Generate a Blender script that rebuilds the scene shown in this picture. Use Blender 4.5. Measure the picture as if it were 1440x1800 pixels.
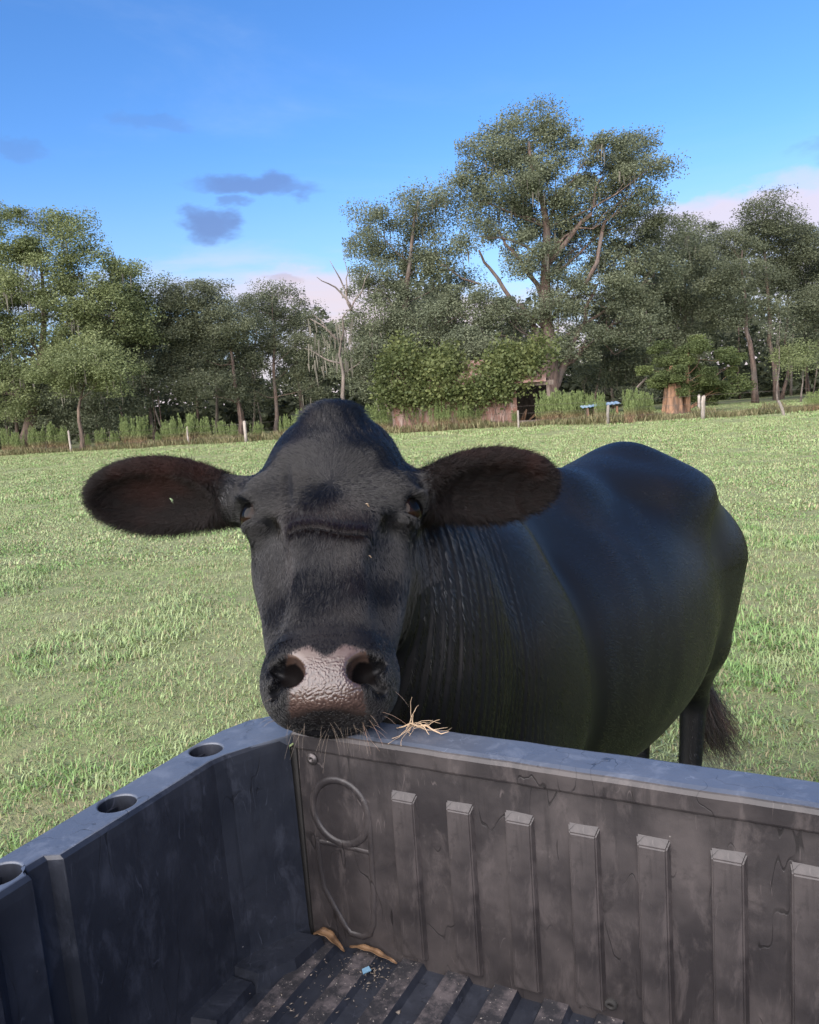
import bpy, bmesh, math, random
import numpy as np
from mathutils import Vector, Matrix

for o in list(bpy.data.objects): bpy.data.objects.remove(o)
SC = bpy.context.scene
COL = SC.collection
rad = math.radians

# ---------------------------------------------------------------- camera
F_PX, PIT, ROL, CZ = 1431.6, .13277, -.06841, 1.576      # focal length in photo pixels, pitch, roll, eye height
_f = np.array([0, math.cos(PIT), -math.sin(PIT)]); _r = np.array([1., 0, 0]); _u = np.cross(_r, _f)
CR = math.cos(ROL)*_r + math.sin(ROL)*_u; CU = -math.sin(ROL)*_r + math.cos(ROL)*_u; CF = _f
CAM = np.array([0, 0, CZ])
cd = bpy.data.cameras.new('camera'); cam = bpy.data.objects.new('camera', cd); COL.objects.link(cam)
cd.sensor_fit = 'HORIZONTAL'; cd.sensor_width = 36; cd.lens = 36*F_PX/1440
cd.clip_start = .05; cd.clip_end = 3000
M4 = Matrix(((CR[0], CU[0], -CF[0], CAM[0]), (CR[1], CU[1], -CF[1], CAM[1]), (CR[2], CU[2], -CF[2], CAM[2]), (0, 0, 0, 1)))
cam.matrix_world = M4
SC.camera = cam
def ray(px, py): return CF + (px-720)/F_PX*CR - (py-900)/F_PX*CU
def pix(px, py, d): return CAM + d*ray(px, py)          # d: depth in metres along the optical axis
def gnd(px, py, z=0.):
    v = ray(px, py); return CAM + v*(z-CZ)/v[2]
def pixy(px, py, y):                                     # point of that sight line standing y metres out in the field
    v = ray(px, py); return CAM + v*(y/v[1])

# ---------------------------------------------------------------- node helper
class NT:
    def __init__(s, tree): s.t = tree; s.n = tree.nodes; s.l = tree.links
    def add(s, typ, ins=None, **kw):
        n = s.n.new(typ)
        for k, v in kw.items(): setattr(n, k, v)
        for k, v in (ins or {}).items():
            sock = n.inputs[k]
            if isinstance(v, bpy.types.NodeSocket): s.l.new(v, sock)
            else: sock.default_value = v
        return n
    def math(s, op, a, b=0., c=None, clamp=False):
        n = s.n.new('ShaderNodeMath'); n.operation = op; n.use_clamp = clamp
        for i, v in enumerate((a, b) if c is None else (a, b, c)):
            if isinstance(v, bpy.types.NodeSocket): s.l.new(v, n.inputs[i])
            else: n.inputs[i].default_value = v
        return n.outputs[0]
    def vmath(s, op, a, b=(0, 0, 0), out=0):
        n = s.n.new('ShaderNodeVectorMath'); n.operation = op
        for i, v in enumerate((a, b)):
            if isinstance(v, bpy.types.NodeSocket): s.l.new(v, n.inputs[i])
            else: n.inputs[i].default_value = v
        return n.outputs[out]
    def mix(s, fac, a, b, typ='MIX'):
        n = s.n.new('ShaderNodeMix'); n.data_type = 'RGBA'; n.blend_type = typ
        for i, v in ((0, fac), (6, a), (7, b)):
            if isinstance(v, bpy.types.NodeSocket): s.l.new(v, n.inputs[i])
            elif i == 0: n.inputs[i].default_value = v
            else: n.inputs[i].default_value = (*v[:3], 1)
        return n.outputs[2]
    def ramp(s, fac, stops, interp='LINEAR'):
        n = s.n.new('ShaderNodeValToRGB'); n.color_ramp.interpolation = interp
        e = n.color_ramp.elements
        while len(e) < len(stops): e.new(.5)
        for i, (p, c) in enumerate(stops):
            e[i].position = p; e[i].color = (*c, 1) if not isinstance(c, (int, float)) else (c, c, c, 1)
        s.l.new(fac, n.inputs[0]); return n.outputs[0]
    def noise(s, vec, scale, detail=3, rough=.55, dist=0., out=0):
        n = s.add('ShaderNodeTexNoise', {'Vector': vec, 'Scale': scale, 'Detail': detail, 'Roughness': rough, 'Distortion': dist})
        return n.outputs[out]
    def mapping(s, vec, scale=(1, 1, 1), loc=(0, 0, 0), rot=(0, 0, 0)):
        return s.add('ShaderNodeMapping', {'Vector': vec, 'Scale': scale, 'Location': loc, 'Rotation': rot}).outputs[0]
    def smooth(s, v, lo, hi):
        n = s.add('ShaderNodeMapRange', {0: v, 1: lo, 2: hi, 3: 0., 4: 1.}, interpolation_type='SMOOTHSTEP'); return n.outputs[0]

def material(name, build):
    m = bpy.data.materials.new(name); m.use_nodes = True
    nt = NT(m.node_tree); nt.n.clear()
    out = nt.add('ShaderNodeOutputMaterial')
    sh = build(nt)
    nt.l.new(sh, out.inputs['Surface'])
    return m
def bsdf(nt, **kw):
    ins = {k.replace('_', ' '): (v if not (isinstance(v, tuple) and len(v) == 3 and 'olor' in k) else (*v, 1)) for k, v in kw.items()}
    return nt.add('ShaderNodeBsdfPrincipled', ins)
def bump(nt, h, strength=.3, dist=.01, normal=None):
    ins = {'Height': h, 'Strength': strength, 'Distance': dist}
    if normal is not None: ins['Normal'] = normal
    return nt.add('ShaderNodeBump', ins).outputs[0]
def opos(nt): return nt.add('ShaderNodeTexCoord').outputs['Object']
def wpos(nt): return nt.add('ShaderNodeNewGeometry').outputs['Position']

# ---------------------------------------------------------------- sky
SUN_AZ, SUN_EL = rad(213), rad(27)     # compass-like: direction the light comes from, measured from +Y clockwise
w = bpy.data.worlds.new('World'); SC.world = w; w.use_nodes = True
nt = NT(w.node_tree); nt.n.clear()
sky = nt.add('ShaderNodeTexSky', sky_type='NISHITA', sun_disc=False, sun_elevation=SUN_EL, sun_rotation=SUN_AZ,
             air_density=1.0, dust_density=.6, ozone_density=3.0, altitude=0)
gen = nt.add('ShaderNodeTexCoord').outputs['Generated']
d = nt.vmath('NORMALIZE', gen)
sep = nt.add('ShaderNodeSeparateXYZ', {0: d}); z = sep.outputs[2]
hs = nt.add('ShaderNodeHueSaturation', {'Hue': .5, 'Saturation': 1.2, 'Value': 1.0, 'Color': sky.outputs[0]}).outputs[0]
base = nt.mix(1., hs, (.38, .425, .52), 'MULTIPLY')
base = nt.mix(nt.math('MULTIPLY', nt.math('SUBTRACT', 1., nt.smooth(z, .02, .30)), .55), base, (1.25, 1.55, 2.05))
# evening cloud bank low over the horizon, all the way round
cv = nt.mapping(d, scale=(2.2, 2.2, 9.))
n1 = nt.noise(cv, 1.6, 5, .55, .4)
band = nt.math('SUBTRACT', 1., nt.smooth(z, .10, .24))
m1 = nt.math('MULTIPLY', nt.smooth(nt.math('ADD', n1, nt.math('MULTIPLY', nt.math('SUBTRACT', .13, z), 1.3)), .46, .66), band)
c1 = nt.mix(nt.smooth(z, .05, .22), (2.0, 1.65, 1.72), (1.85, 1.8, 2.0))
col = nt.mix(nt.math('MULTIPLY', m1, .85), base, c1)
# thin high veil
n3 = nt.noise(nt.mapping(d, scale=(1.5, 2.5, 6.), rot=(0, .25, .3)), 1.4, 6, .6, .6)
m3 = nt.math('MULTIPLY', nt.smooth(n3, .5, .85), .16)
col = nt.mix(m3, col, (1.5, 1.85, 2.4))
# small dark violet cumulus scraps
nn = nt.add('ShaderNodeTexNoise', {'Vector': nt.mapping(d, scale=(1, 1, 2.2), loc=(.7, 1.3, 0)), 'Scale': 14., 'Detail': 4., 'Roughness': .6})
dd = nt.vmath('ADD', d, nt.vmath('MULTIPLY', nt.vmath('SUBTRACT', nn.outputs['Color'], (.5, .5, .5)), (.10, .10, .045)))
msum = None
def scrap(px, py, rx, ry, k):
    c = ray(px, py); c = c/np.linalg.norm(c)
    e = nt.vmath('SUBTRACT', dd, tuple(c))
    ex = nt.vmath('DOT_PRODUCT', e, tuple(CR/(rx/F_PX)), out=1); ey = nt.vmath('DOT_PRODUCT', e, tuple(CU/(ry/F_PX)), out=1)
    q = nt.math('ADD', nt.math('MULTIPLY', ex, ex), nt.math('MULTIPLY', ey, ey))
    return nt.math('MULTIPLY', nt.math('SUBTRACT', 1., nt.smooth(q, .15, 1.5)), k)
for i, (px, py, rx, ry, k) in enumerate(((440, 322, 105, 18, .62), (365, 398, 52, 25, .7), (405, 358, 30, 12, .5),
                                         (500, 497, 34, 9, .6), (20, 262, 50, 16, .25), (280, 215, 60, 14, .2),
                                         (60, 388, 40, 16, .5), (1560, 240, 90, 30, .5), (-300, 330, 110, 30, .7))):
    m_ = scrap(px, py, rx, ry, k); msum = m_ if msum is None else nt.math('MAXIMUM', msum, m_)
col = nt.mix(msum, col, (.36, .50, 1.05))
lit = None
for (px, py, rx, ry, k) in ((560, 525, 130, 48, .75), (700, 560, 150, 60, .7), (1330, 375, 190, 34, .8), (1230, 395, 120, 36, .7), (1480, 330, 150, 30, .5), (-250, 480, 200, 50, .6), (1900, 420, 300, 50, .7)):
    m_ = scrap(px, py, rx, ry, k); lit = m_ if lit is None else nt.math('MAXIMUM', lit, m_)
col = nt.mix(lit, col, (2.0, 1.68, 1.80))
bg = nt.add('ShaderNodeBackground', {'Color': col, 'Strength': .135})
w.cycles.sampling_method = 'MANUAL'; w.cycles.sample_map_resolution = 256
wo = nt.add('ShaderNodeOutputWorld'); nt.l.new(bg.outputs[0], wo.inputs[0])

sl = bpy.data.lights.new('sun', 'SUN'); sl.energy = 3.0; sl.angle = rad(100); sl.color = (1., .90, .80)
sun = bpy.data.objects.new('sun', sl); COL.objects.link(sun)
sd = Vector((math.sin(SUN_AZ)*math.cos(SUN_EL), math.cos(SUN_AZ)*math.cos(SUN_EL), math.sin(SUN_EL)))
sun.rotation_euler = sd.to_track_quat('Z', 'Y').to_euler()
sun.location = (-6, -8, 6)
SC.view_settings.view_transform = 'Standard'; SC.view_settings.look = 'None'
SC.view_settings.exposure = 1.75; SC.view_settings.gamma = 1
SC.view_settings.use_curve_mapping = False
SC.cycles.max_bounces = 4; SC.cycles.transparent_max_bounces = 8
SC.cycles.use_denoising = True

# ---------------------------------------------------------------- object helpers
def mesh_obj(name, verts, faces, mat=None, parent=None, smooth=False):
    me = bpy.data.meshes.new(name)
    me.from_pydata([tuple(map(float, v)) for v in verts], [], [tuple(map(int, f)) for f in faces])
    if smooth: me.polygons.foreach_set('use_smooth', [True]*len(me.polygons))
    me.update()
    return obj(name, me, mat, parent)
def obj(name, me, mat=None, parent=None):
    o = bpy.data.objects.new(name, me); COL.objects.link(o)
    if mat is not None and me is not None and not me.materials: me.materials.append(mat)
    if parent is not None: o.parent = parent
    return o
def empty(name, loc=(0, 0, 0), rz=0.):
    o = bpy.data.objects.new(name, None); COL.objects.link(o); o.location = tuple(map(float, loc)); o.rotation_euler = (0, 0, rz)
    o.empty_display_size = .1
    return o
def tag(o, label=None, cat=None, group=None, kind=None):
    for k, v in (('label', label), ('category', cat), ('group', group), ('kind', kind)):
        if v: o[k] = v
    return o
def copy_tree(o, parent=None):
    c = o.copy(); COL.objects.link(c); c.parent = parent
    for ch in o.children: copy_tree(ch, c)
    return c
def bm_obj(name, bm, mat, parent=None, smooth=False):
    me = bpy.data.meshes.new(name); bm.to_mesh(me); bm.free()
    if smooth: me.polygons.foreach_set('use_smooth', [True]*len(me.polygons))
    return obj(name, me, mat, parent)
def np_mesh(name, V, quads=None, tris=None):
    """fast mesh from numpy arrays"""
    me = bpy.data.meshes.new(name)
    loops = []; starts = []; tot = []
    pos = 0
    for arr in (quads, tris):
        if arr is None or len(arr) == 0: continue
        k = arr.shape[1]
        loops.append(arr.ravel()); starts.append(pos+np.arange(len(arr))*k); tot.append(np.full(len(arr), k)); pos += arr.size
    loops = np.concatenate(loops).astype(np.int32); starts = np.concatenate(starts).astype(np.int32)
    me.vertices.add(len(V)); me.vertices.foreach_set('co', np.asarray(V, np.float32).ravel())
    me.loops.add(len(loops)); me.loops.foreach_set('vertex_index', loops)
    me.polygons.add(len(starts)); me.polygons.foreach_set('loop_start', starts)
    me.update(calc_edges=True)
    me.validate()
    return me
def tube(path, radii, n=8, cap=True):
    """verts, faces of a tapered tube along path"""
    P = [np.asarray(p, float) for p in path]; V = []; Fc = []
    up = np.array([.31, .17, .93])
    for i, p in enumerate(P):
        t = P[min(i+1, len(P)-1)]-P[max(i-1, 0)]; t = t/(np.linalg.norm(t)+1e-9)
        a = np.cross(t, up); 
        if np.linalg.norm(a) < .1: a = np.cross(t, (1., 0, 0))
        a /= np.linalg.norm(a); b = np.cross(t, a)
        for k in range(n):
            th = 2*math.pi*k/n; V.append(p+radii[i]*(math.cos(th)*a+math.sin(th)*b))
    for i in range(len(P)-1):
        for k in range(n):
            Fc.append((i*n+k, i*n+(k+1) % n, (i+1)*n+(k+1) % n, (i+1)*n+k))
    if cap: Fc.append(tuple(range(n))[::-1]); Fc.append(tuple((len(P)-1)*n+k for k in range(n)))
    return V, Fc
class MB:
    def __init__(s): s.v = []; s.f = []
    def add(s, vf):
        o = len(s.v); s.v += list(vf[0]); s.f += [tuple(i+o for i in f) for f in vf[1]]; return s
    def box(s, a, b, m=None):
        (x0, y0, z0), (x1, y1, z1) = a, b
        V = [(x, y, z) for z in (z0, z1) for y in (y0, y1) for x in (x0, x1)]
        if m is not None: V = [m @ Vector(v) for v in V]
        return s.add((V, [(0, 2, 3, 1), (4, 5, 7, 6), (0, 1, 5, 4), (2, 6, 7, 3), (0, 4, 6, 2), (1, 3, 7, 5)]))
    def tube(s, *a, **k): return s.add(tube(*a, **k))
    def build(s, name, mat, parent=None, smooth=False): return mesh_obj(name, s.v, s.f, mat, parent, smooth)
def bevel_obj(o, width, seg=2, angle=30):
    bm = bmesh.new(); bm.from_mesh(o.data)
    bmesh.ops.remove_doubles(bm, verts=bm.verts, dist=1e-5)
    bmesh.ops.recalc_face_normals(bm, faces=bm.faces)
    es = [e for e in bm.edges if len(e.link_faces) == 2 and e.calc_face_angle(0) > rad(angle)]
    bmesh.ops.bevel(bm, geom=es, offset=width, segments=seg, affect='EDGES', clamp_overlap=True)
    bm.to_mesh(o.data); bm.free()
    o.data.polygons.foreach_set('use_smooth', [True]*len(o.data.polygons))
    return o
# ---------------------------------------------------------------- utility vehicle with its plastic cargo box
T_ORG = np.array([-.188, 1.110, 0.]); T_ROT = -.4824; RAIL = 1.120; S = 1.05; DEP = .315; BW = 1.37; BL = .93
def plastic(name, base, dust, dusty=.5, rough=.5, streak=True):
    def b(nt):
        p = opos(nt)
        big = nt.noise(p, 7., 4, .6)
        fine = nt.noise(p, 160., 3, .6)
        st = nt.noise(nt.mapping(p, scale=(60, 60, 5)), 1., 4, .65, .3)
        stain = nt.math('MULTIPLY', nt.smooth(big, .35, .72), dusty)
        c = nt.mix(stain, base, dust)
        smear = nt.noise(nt.mapping(p, scale=(26, 26, 11), loc=(3, 1, 2)), 1., 6, .72, .5)
        c = nt.mix(nt.math('MULTIPLY', nt.smooth(smear, .50, .68), .5), c, tuple(min(1, x*1.25) for x in dust))
        c = nt.mix(nt.math('MULTIPLY', nt.smooth(nt.noise(p, 19., 6, .75, .5), .55, .72), .55), c, tuple(x*.4 for x in base))
        c = nt.mix(nt.math('MULTIPLY', nt.smooth(st, .54, .72), .40 if streak else .12), c, tuple(x*.45 for x in base))
        spk = nt.add('ShaderNodeTexVoronoi', {'Vector': p, 'Scale': 42., 'Randomness': 1.}); 
        dot = nt.math('MULTIPLY', nt.math('SUBTRACT', 1., nt.smooth(spk.outputs['Distance'], .035, .06)), nt.smooth(nt.noise(p, 11., 2), .56, .66))
        c = nt.mix(nt.math('MULTIPLY', dot, .6), c, (.35, .33, .30))
        # hair-line scratches: thin iso-lines of a stretched noise
        sc1 = nt.noise(nt.mapping(p, scale=(26, 26, 6), rot=(.35, .1, .0)), 1., 1.5, .5)
        ln = nt.math('SUBTRACT', 1., nt.smooth(nt.math('ABSOLUTE', nt.math('SUBTRACT', sc1, .5)), .002, .006))
        ln = nt.math('MULTIPLY', ln, nt.smooth(nt.noise(p, 13., 2), .50, .58))
        sc2 = nt.noise(nt.mapping(p, scale=(48, 48, 9), rot=(-.25, .5, .2), loc=(5, 5, 5)), 1., 1.2, .5)
        ln2 = nt.math('MULTIPLY', nt.math('SUBTRACT', 1., nt.smooth(nt.math('ABSOLUTE', nt.math('SUBTRACT', sc2, .5)), .003, .009)), nt.smooth(nt.noise(p, 21., 2), .57, .62))
        c = nt.mix(nt.math('MULTIPLY', ln2, .5), c, tuple(min(1, x*1.6) for x in dust))
        c = nt.mix(nt.math('MULTIPLY', ln, .75), c, tuple(x*.3 for x in base))
        r = nt.math('ADD', rough, nt.math('MULTIPLY', nt.math('SUBTRACT', big, .5), .35))
        h = nt.math('ADD', nt.math('MULTIPLY', fine, .35), nt.math('ADD', nt.math('MULTIPLY', st, .5), nt.math('MULTIPLY', ln, -.8)))
        return bsdf(nt, Base_Color=c, Roughness=r, Specular_IOR_Level=.5, Normal=bump(nt, h, .28, .0025)).outputs[0]
    return material(name, b)
M_BOX = plastic('box_plastic', (.012, .015, .023), (.040, .045, .06), .45, .46)
M_RAIL = plastic('rail_plastic', (.075, .088, .115), (.12, .135, .165), .45, .30, False)  # faded grey-blue plastic, base colour lifted to carry the sky's sheen
M_GATE = plastic('gate_plastic', (.021, .0185, .0195), (.070, .060, .058), .8, .48)
def floor_mat(nt):
    p = opos(nt)
    a = nt.noise(p, 34., 6, .72); b_ = nt.noise(p, 5., 3, .6); g = nt.noise(p, 240., 2, .6)
    c = nt.mix(nt.smooth(a, .42, .66), (.018, .018, .022), (.10, .086, .088))
    c = nt.mix(nt.math('MULTIPLY', nt.smooth(b_, .45, .7), .55), c, (.022, .022, .028))
    c = nt.mix(nt.smooth(g, .66, .74), c, (.32, .29, .26))
    return bsdf(nt, Base_Color=c, Roughness=.75, Normal=bump(nt, nt.math('ADD', nt.math('MULTIPLY', a, .4), g), .35, .002)).outputs[0]
M_FLOOR = material('dirty_floor', floor_mat)
M_BLACK = material('black_rubber', lambda nt: bsdf(nt, Base_Color=nt.mix(nt.noise(opos(nt), 30.), (.012, .012, .012), (.03, .028, .026)), Roughness=.8).outputs[0])
M_STEEL = material('screw_steel', lambda nt: bsdf(nt, Base_Color=nt.mix(nt.noise(opos(nt), 300.), (.16, .15, .15), (.06, .05, .05)), Roughness=.5, Metallic=.8).outputs[0])

uv = empty('utility_vehicle', T_ORG, T_ROT)
tag(uv, 'black plastic cargo box of a utility vehicle with the cow\'s chin on its corner', 'utility vehicle')
Z = RAIL
# plan of the inner face of a side wall, from the tailgate corner forward: (x, y)
PLAN = [(-.003, -.006), (-.044, -.088), (-.050, -.110), (-.050, -.352), (-.066, -.360), (-.066, -.384), (-.050, -.392),
        (-.050, -.436), (-.036, -.452), (-.036, -BL)]
XO = -.116
def curve_plate(name, outline, holes, z, h, bev, mat, parent):
    cu = bpy.data.curves.new(name, 'CURVE'); cu.dimensions = '2D'; cu.fill_mode = 'BOTH'; cu.extrude = h/2; cu.bevel_depth = bev; cu.bevel_resolution = 2
    cu.offset = -bev
    def spl(pts):
        s = cu.splines.new('POLY'); s.points.add(len(pts)-1)
        for q, p in zip(s.points, pts): q.co = (p[0], p[1], 0, 1)
        s.use_cyclic_u = True
    spl(outline)
    for (cx, cy, r, ry) in holes: spl([(cx+r*math.cos(-a*2*math.pi/28), cy+ry*math.sin(-a*2*math.pi/28)) for a in range(28)])
    tmp = bpy.data.objects.new(name, cu); COL.objects.link(tmp)
    dg = bpy.context.evaluated_depsgraph_get()
    me = bpy.data.meshes.new_from_object(tmp.evaluated_get(dg)); bpy.data.objects.remove(tmp)
    me.materials.clear()
    for v in me.vertices: v.co.z += z-h/2-bev
    o = obj(name, me, mat, parent)
    return o
HOLES = [(-.088, -.082-.160*i, .0225, .0225) for i in range(6) if -.082-.16*i > -BL+.02]
def side(sgn, name):
    X = (lambda x: x) if sgn > 0 else (lambda x: BW-x)
    # inner wall sheet, with draft, plus the outer skin
    zs = [0., -.004, -.016, -.10, -.20, -.29, -DEP]; dr = [-.006, -.001, .0, .002, .004, .006, .010]
    mb = MB(); V = []
    pl = []
    for (x0, y0), (x1, y1) in zip(PLAN[:-1], PLAN[1:]):
        n = max(1, int(abs(y1-y0)/.06))
        pl += [(x0+(x1-x0)*k/n, y0+(y1-y0)*k/n) for k in range(n)]
    pl.append(PLAN[-1])
    for x, y in pl:
        for z_, d_ in zip(zs, dr): V.append((X(x+d_), y, Z+z_))
    m = len(zs)
    Fc = []
    for i in range(len(pl)-1):
        for k in range(m-1):
            q = (i*m+k, i*m+k+1, (i+1)*m+k+1, (i+1)*m+k); Fc.append(q if sgn > 0 else q[::-1])
    wall = mesh_obj('side_wall', V, Fc, M_BOX, uv, True)
    for p_ in wall.data.polygons: p_.use_smooth = False
    # outer skin
    mb.box((min(X(XO), X(XO+.012)), -BL, Z-DEP-.02), (max(X(XO), X(XO+.012)), -.002, Z-.014)); sk = mb.build('outer_panel', M_BOX, uv)
    # rail
    outl = [(X(XO), -BL), (X(XO), -.06), (X(XO+.004), -.02), (X(XO+.018), .025), (X(XO+.045), .055), (X(-.02), .064), (X(-.003), .064), (X(-.003), -.006)] + [(X(x-.007), y) for x, y in PLAN[1:]]
    if sgn < 0: outl = outl[::-1]
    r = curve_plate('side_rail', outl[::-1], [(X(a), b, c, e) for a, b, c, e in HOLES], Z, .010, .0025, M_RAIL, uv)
    for a, b, c, e in HOLES:
        nn = 24; V = []; Fc = []
        for z_, rr in ((-.002, c-.001), (-.012, c-.0015), (-.055, c-.003)):
            V += [(X(a)+rr*math.cos(t*2*math.pi/nn), b+rr*math.sin(t*2*math.pi/nn), Z+z_) for t in range(nn)]
        for k in range(2):
            for t in range(nn): Fc.append((k*nn+t, (k+1)*nn+t, (k+1)*nn+(t+1) % nn, k*nn+(t+1) % nn))
        Fc.append(tuple(2*nn+t for t in range(nn)))
        mesh_obj('anchor_socket', V, Fc, M_BOX, r, True)
    return wall
side(1, 'l'); side(-1, 'r')
# corner post cover inside the left rail corner and faint moulded ring between two sockets
# tailgate
G0, G1 = .004, BW-.004
prof = [(.002, -DEP+.004), (.0015, -.0205), (-.004, -.0185), (-.0065, -.016), (-.0075, .004), (-.004, .0095), (.004, .012), (.050, .013), (.058, .010), (.061, .003), (.061, -DEP-.03), (.002, -DEP-.03)]
V = []; Fc = []; nx = 46; npf = len(prof)
for i in range(nx+1):
    x = G0+(G1-G0)*i/nx; wv = .0003*math.sin(i*1.3)+.0002*math.sin(i*2.9+1)
    V += [(x, y+(wv if -.05 < z_ < .02 else 0), Z+z_+wv*.6) for y, z_ in prof]
for i in range(nx):
    for k in range(npf): Fc.append((i*npf+k, (i+1)*npf+k, (i+1)*npf+(k+1) % npf, i*npf+(k+1) % npf))
Fc += [tuple(range(npf)), tuple(nx*npf+k for k in range(npf))[::-1]]
gate = mesh_obj('tailgate', V, Fc, M_GATE, uv)
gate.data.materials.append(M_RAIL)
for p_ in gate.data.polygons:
    if p_.normal.z > .55 and p_.center.z > Z-.01: p_.material_index = 1  # upward faces take the paler blue with sky sheen in its colour
bevel_obj(gate, .0012, 1, 40)
for p_ in gate.data.polygons: p_.use_smooth = False
# ribs
rib_me = None
for i in range(13):
    if rib_me is None:
        w0, w1, h0 = .0195, .0150, DEP-.060-.012
        zt, zb = 0., -h0
        V = [(-w0, 0, zt), (w0, 0, zt), (w0, 0, zb), (-w0, 0, zb),
             (-w1-.002, -.0072, zt-.0115), (w1, -.0072, zt-.0115), (w1, -.0072, zb+.004), (-w1-.002, -.0072, zb+.004)]
        o = mesh_obj('rib', V, [(4, 5, 6, 7)[::-1], (0, 1, 5, 4)[::-1], (1, 2, 6, 5)[::-1], (2, 3, 7, 6)[::-1], (3, 0, 4, 7)[::-1]], M_GATE, gate)
        bm = bmesh.new(); bm.from_mesh(o.data); bmesh.ops.recalc_face_normals(bm, faces=bm.faces)
        bmesh.ops.bevel(bm, geom=[e for e in bm.edges if len(e.link_faces) == 2], offset=.0016, segments=2, affect='EDGES'); bm.to_mesh(o.data); bm.free()
        rib_me = o.data
    else: o = obj('rib', rib_me, None, gate)
    o.location = (.1548+.0195+.0813*i, .0022, Z-.0575)
# round and oblong moulded ridges at both ends of the gate
def ridge(path, r, closed=False):
    P = [np.array(p) for p in path]; V = []; Fc = []; n = 7; N = len(P)
    for i, p in enumerate(P):
        t = (P[(i+1) % N]-P[i-1]) if closed else P[min(i+1, N-1)]-P[max(i-1, 0)]
        t /= np.linalg.norm(t); a = np.cross(t, (0, 1., 0))
        for k in range(n):
            th = math.pi*k/(n-1); V.append(p+r*math.cos(th)*a+np.array([0, -r*.62*math.sin(th), 0]))
    for i in range(N if closed else N-1):
        for k in range(n-1):
            j = (i+1) % N; Fc.append((i*n+k, i*n+k+1, j*n+k+1, j*n+k))
    return V, Fc
for sx in (1, -1):
    X = (lambda x: x) if sx > 0 else (lambda x: BW-x)
    cx, cz, rr = .069, -.106, .0455
    mesh_obj('moulded_ring', *ridge([(X(cx+rr*math.cos(a*math.pi/18)), .002, Z+cz+rr*1.04*math.sin(a*math.pi/18)) for a in range(36)], .0055, True), M_GATE, gate, True)
    pts = [(.026, -.150), (.027, -.20), (.030, -.228), (.045, -.255), (.062, -.283), (.070, -.291), (.090, -.291), (.102, -.284), (.110, -.265), (.114, -.22), (.115, -.16), (.116, -.11), (.112, -.085)]
    mesh_obj('moulded_frame', *ridge([(X(a), .002, Z+b) for a, b in pts], .0045), M_GATE, gate, True)
    mesh_obj('moulded_frame', *ridge([(X(.028), .002, Z-.158), (X(.07), .002, Z-.157), (X(.112), .002, Z-.158)], .0035), M_GATE, gate, True)
    # screw with washer
    V, Fc = [], []
    for (x_, z_) in ((.030, -.032),):
        nn = 18
        for y_, r_ in ((.001, .0085), (-.0015, .0085), (-.0015, .0062), (-.0032, .0058), (-.0036, .0024), (-.0016, .002)):
            V += [(X(x_)+r_*math.cos(t*2*math.pi/nn), y_, Z+z_+r_*math.sin(t*2*math.pi/nn)) for t in range(nn)]
        for k in range(5):
            for t in range(nn): Fc.append((k*nn+t, k*nn+(t+1) % nn, (k+1)*nn+(t+1) % nn, (k+1)*nn+t))
        Fc.append(tuple(5*nn+t for t in range(nn)))
    mesh_obj('screw', V, Fc, M_STEEL, gate, True)
V, Fc = [], []
nn = 14
for y_, r_ in ((.002, .008), (-.003, .0075), (-.004, .004), (.0, .0035)):
    V += [(.443+r_*math.cos(t*2*math.pi/nn), y_, Z-.287+r_*.8*math.sin(t*2*math.pi/nn)) for t in range(nn)]
for k in range(3):
    for t in range(nn): Fc.append((k*nn+t, k*nn+(t+1) % nn, (k+1)*nn+(t+1) % nn, (k+1)*nn+t))
mesh_obj('drain_plug', V, Fc, M_BLACK, gate, True)
# black strips for the shade in the corner gaps, front wall, floor with its corrugation
fm = MB(); n = 0
xs = -.05; V = []; 
prof = []
x = -.05; up = True
while x < BW+.05:
    a = .031 if up else .027
    zz = .009 if up else 0.
    prof += [(x, zz), (x+a, zz)]; x += a+.005; up = not up
Y0, Y1 = -BL, .0025
V = [(px_, y_, Z-DEP+zz_) for y_ in (Y0, Y1) for px_, zz_ in prof]
m = len(prof)
Fc = [(k, k+1, m+k+1, m+k) for k in range(m-1)]
fl = mesh_obj('box_floor', V, Fc, M_FLOOR, uv)
fl.data.materials.append(M_BOX)
for k_, p_ in enumerate(fl.data.polygons): p_.material_index = 0 if k_ % 4 == 0 else 1
# moulded steps where floor meets the left and right walls
for sx in (1, -1):
    X = (lambda x: x) if sx > 0 else (lambda x: BW-x)
    def step(pts, zt, nm):
        lo = [(X(a), b, Z-DEP-.001) for a, b in pts]; cx = sum(a for a, b in pts)/len(pts); cy = sum(b for a, b in pts)/len(pts)
        hi = [(X(a+(cx-a)*.14), b+(cy-b)*.14, Z-DEP+zt) for a, b in pts]
        k = len(pts); F_ = [tuple(range(k, 2*k))]+[(i, (i+1) % k, k+(i+1) % k, k+i) for i in range(k)]
        o = mesh_obj(nm, lo+hi, F_, M_BOX, fl); return o
    step([(-.05, -.02), (.038, -.012), (.030, -.075), (-.002, -.125), (-.05, -.125)], .024, 'floor_step')
    step([(-.05, -.12), (-.005, -.12), (-.004, -.205), (-.05, -.215)], .016, 'floor_step')
    step([(-.05, -.27), (-.006, -.275), (-.006, -.36), (-.05, -.37)], .016, 'floor_step')
mb = MB(); mb.box((-.05, -BL-.03, Z-DEP-.03), (BW+.05, -BL-.002, Z-.03)); mb.build('front_wall', M_BOX, uv)
mb = MB(); mb.box((-.10, -BL+.004, Z-DEP-.03), (BW+.10, -.004, Z-DEP-.012)); mb.build('floor_pan', M_BOX, uv)
mb = MB(); mb.box((-.008, .001, Z-DEP), (.003, .05, Z-.02)); mb.build('gap_shade', M_BLACK, uv)  # dark strip standing for the shade in the tailgate gap
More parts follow.
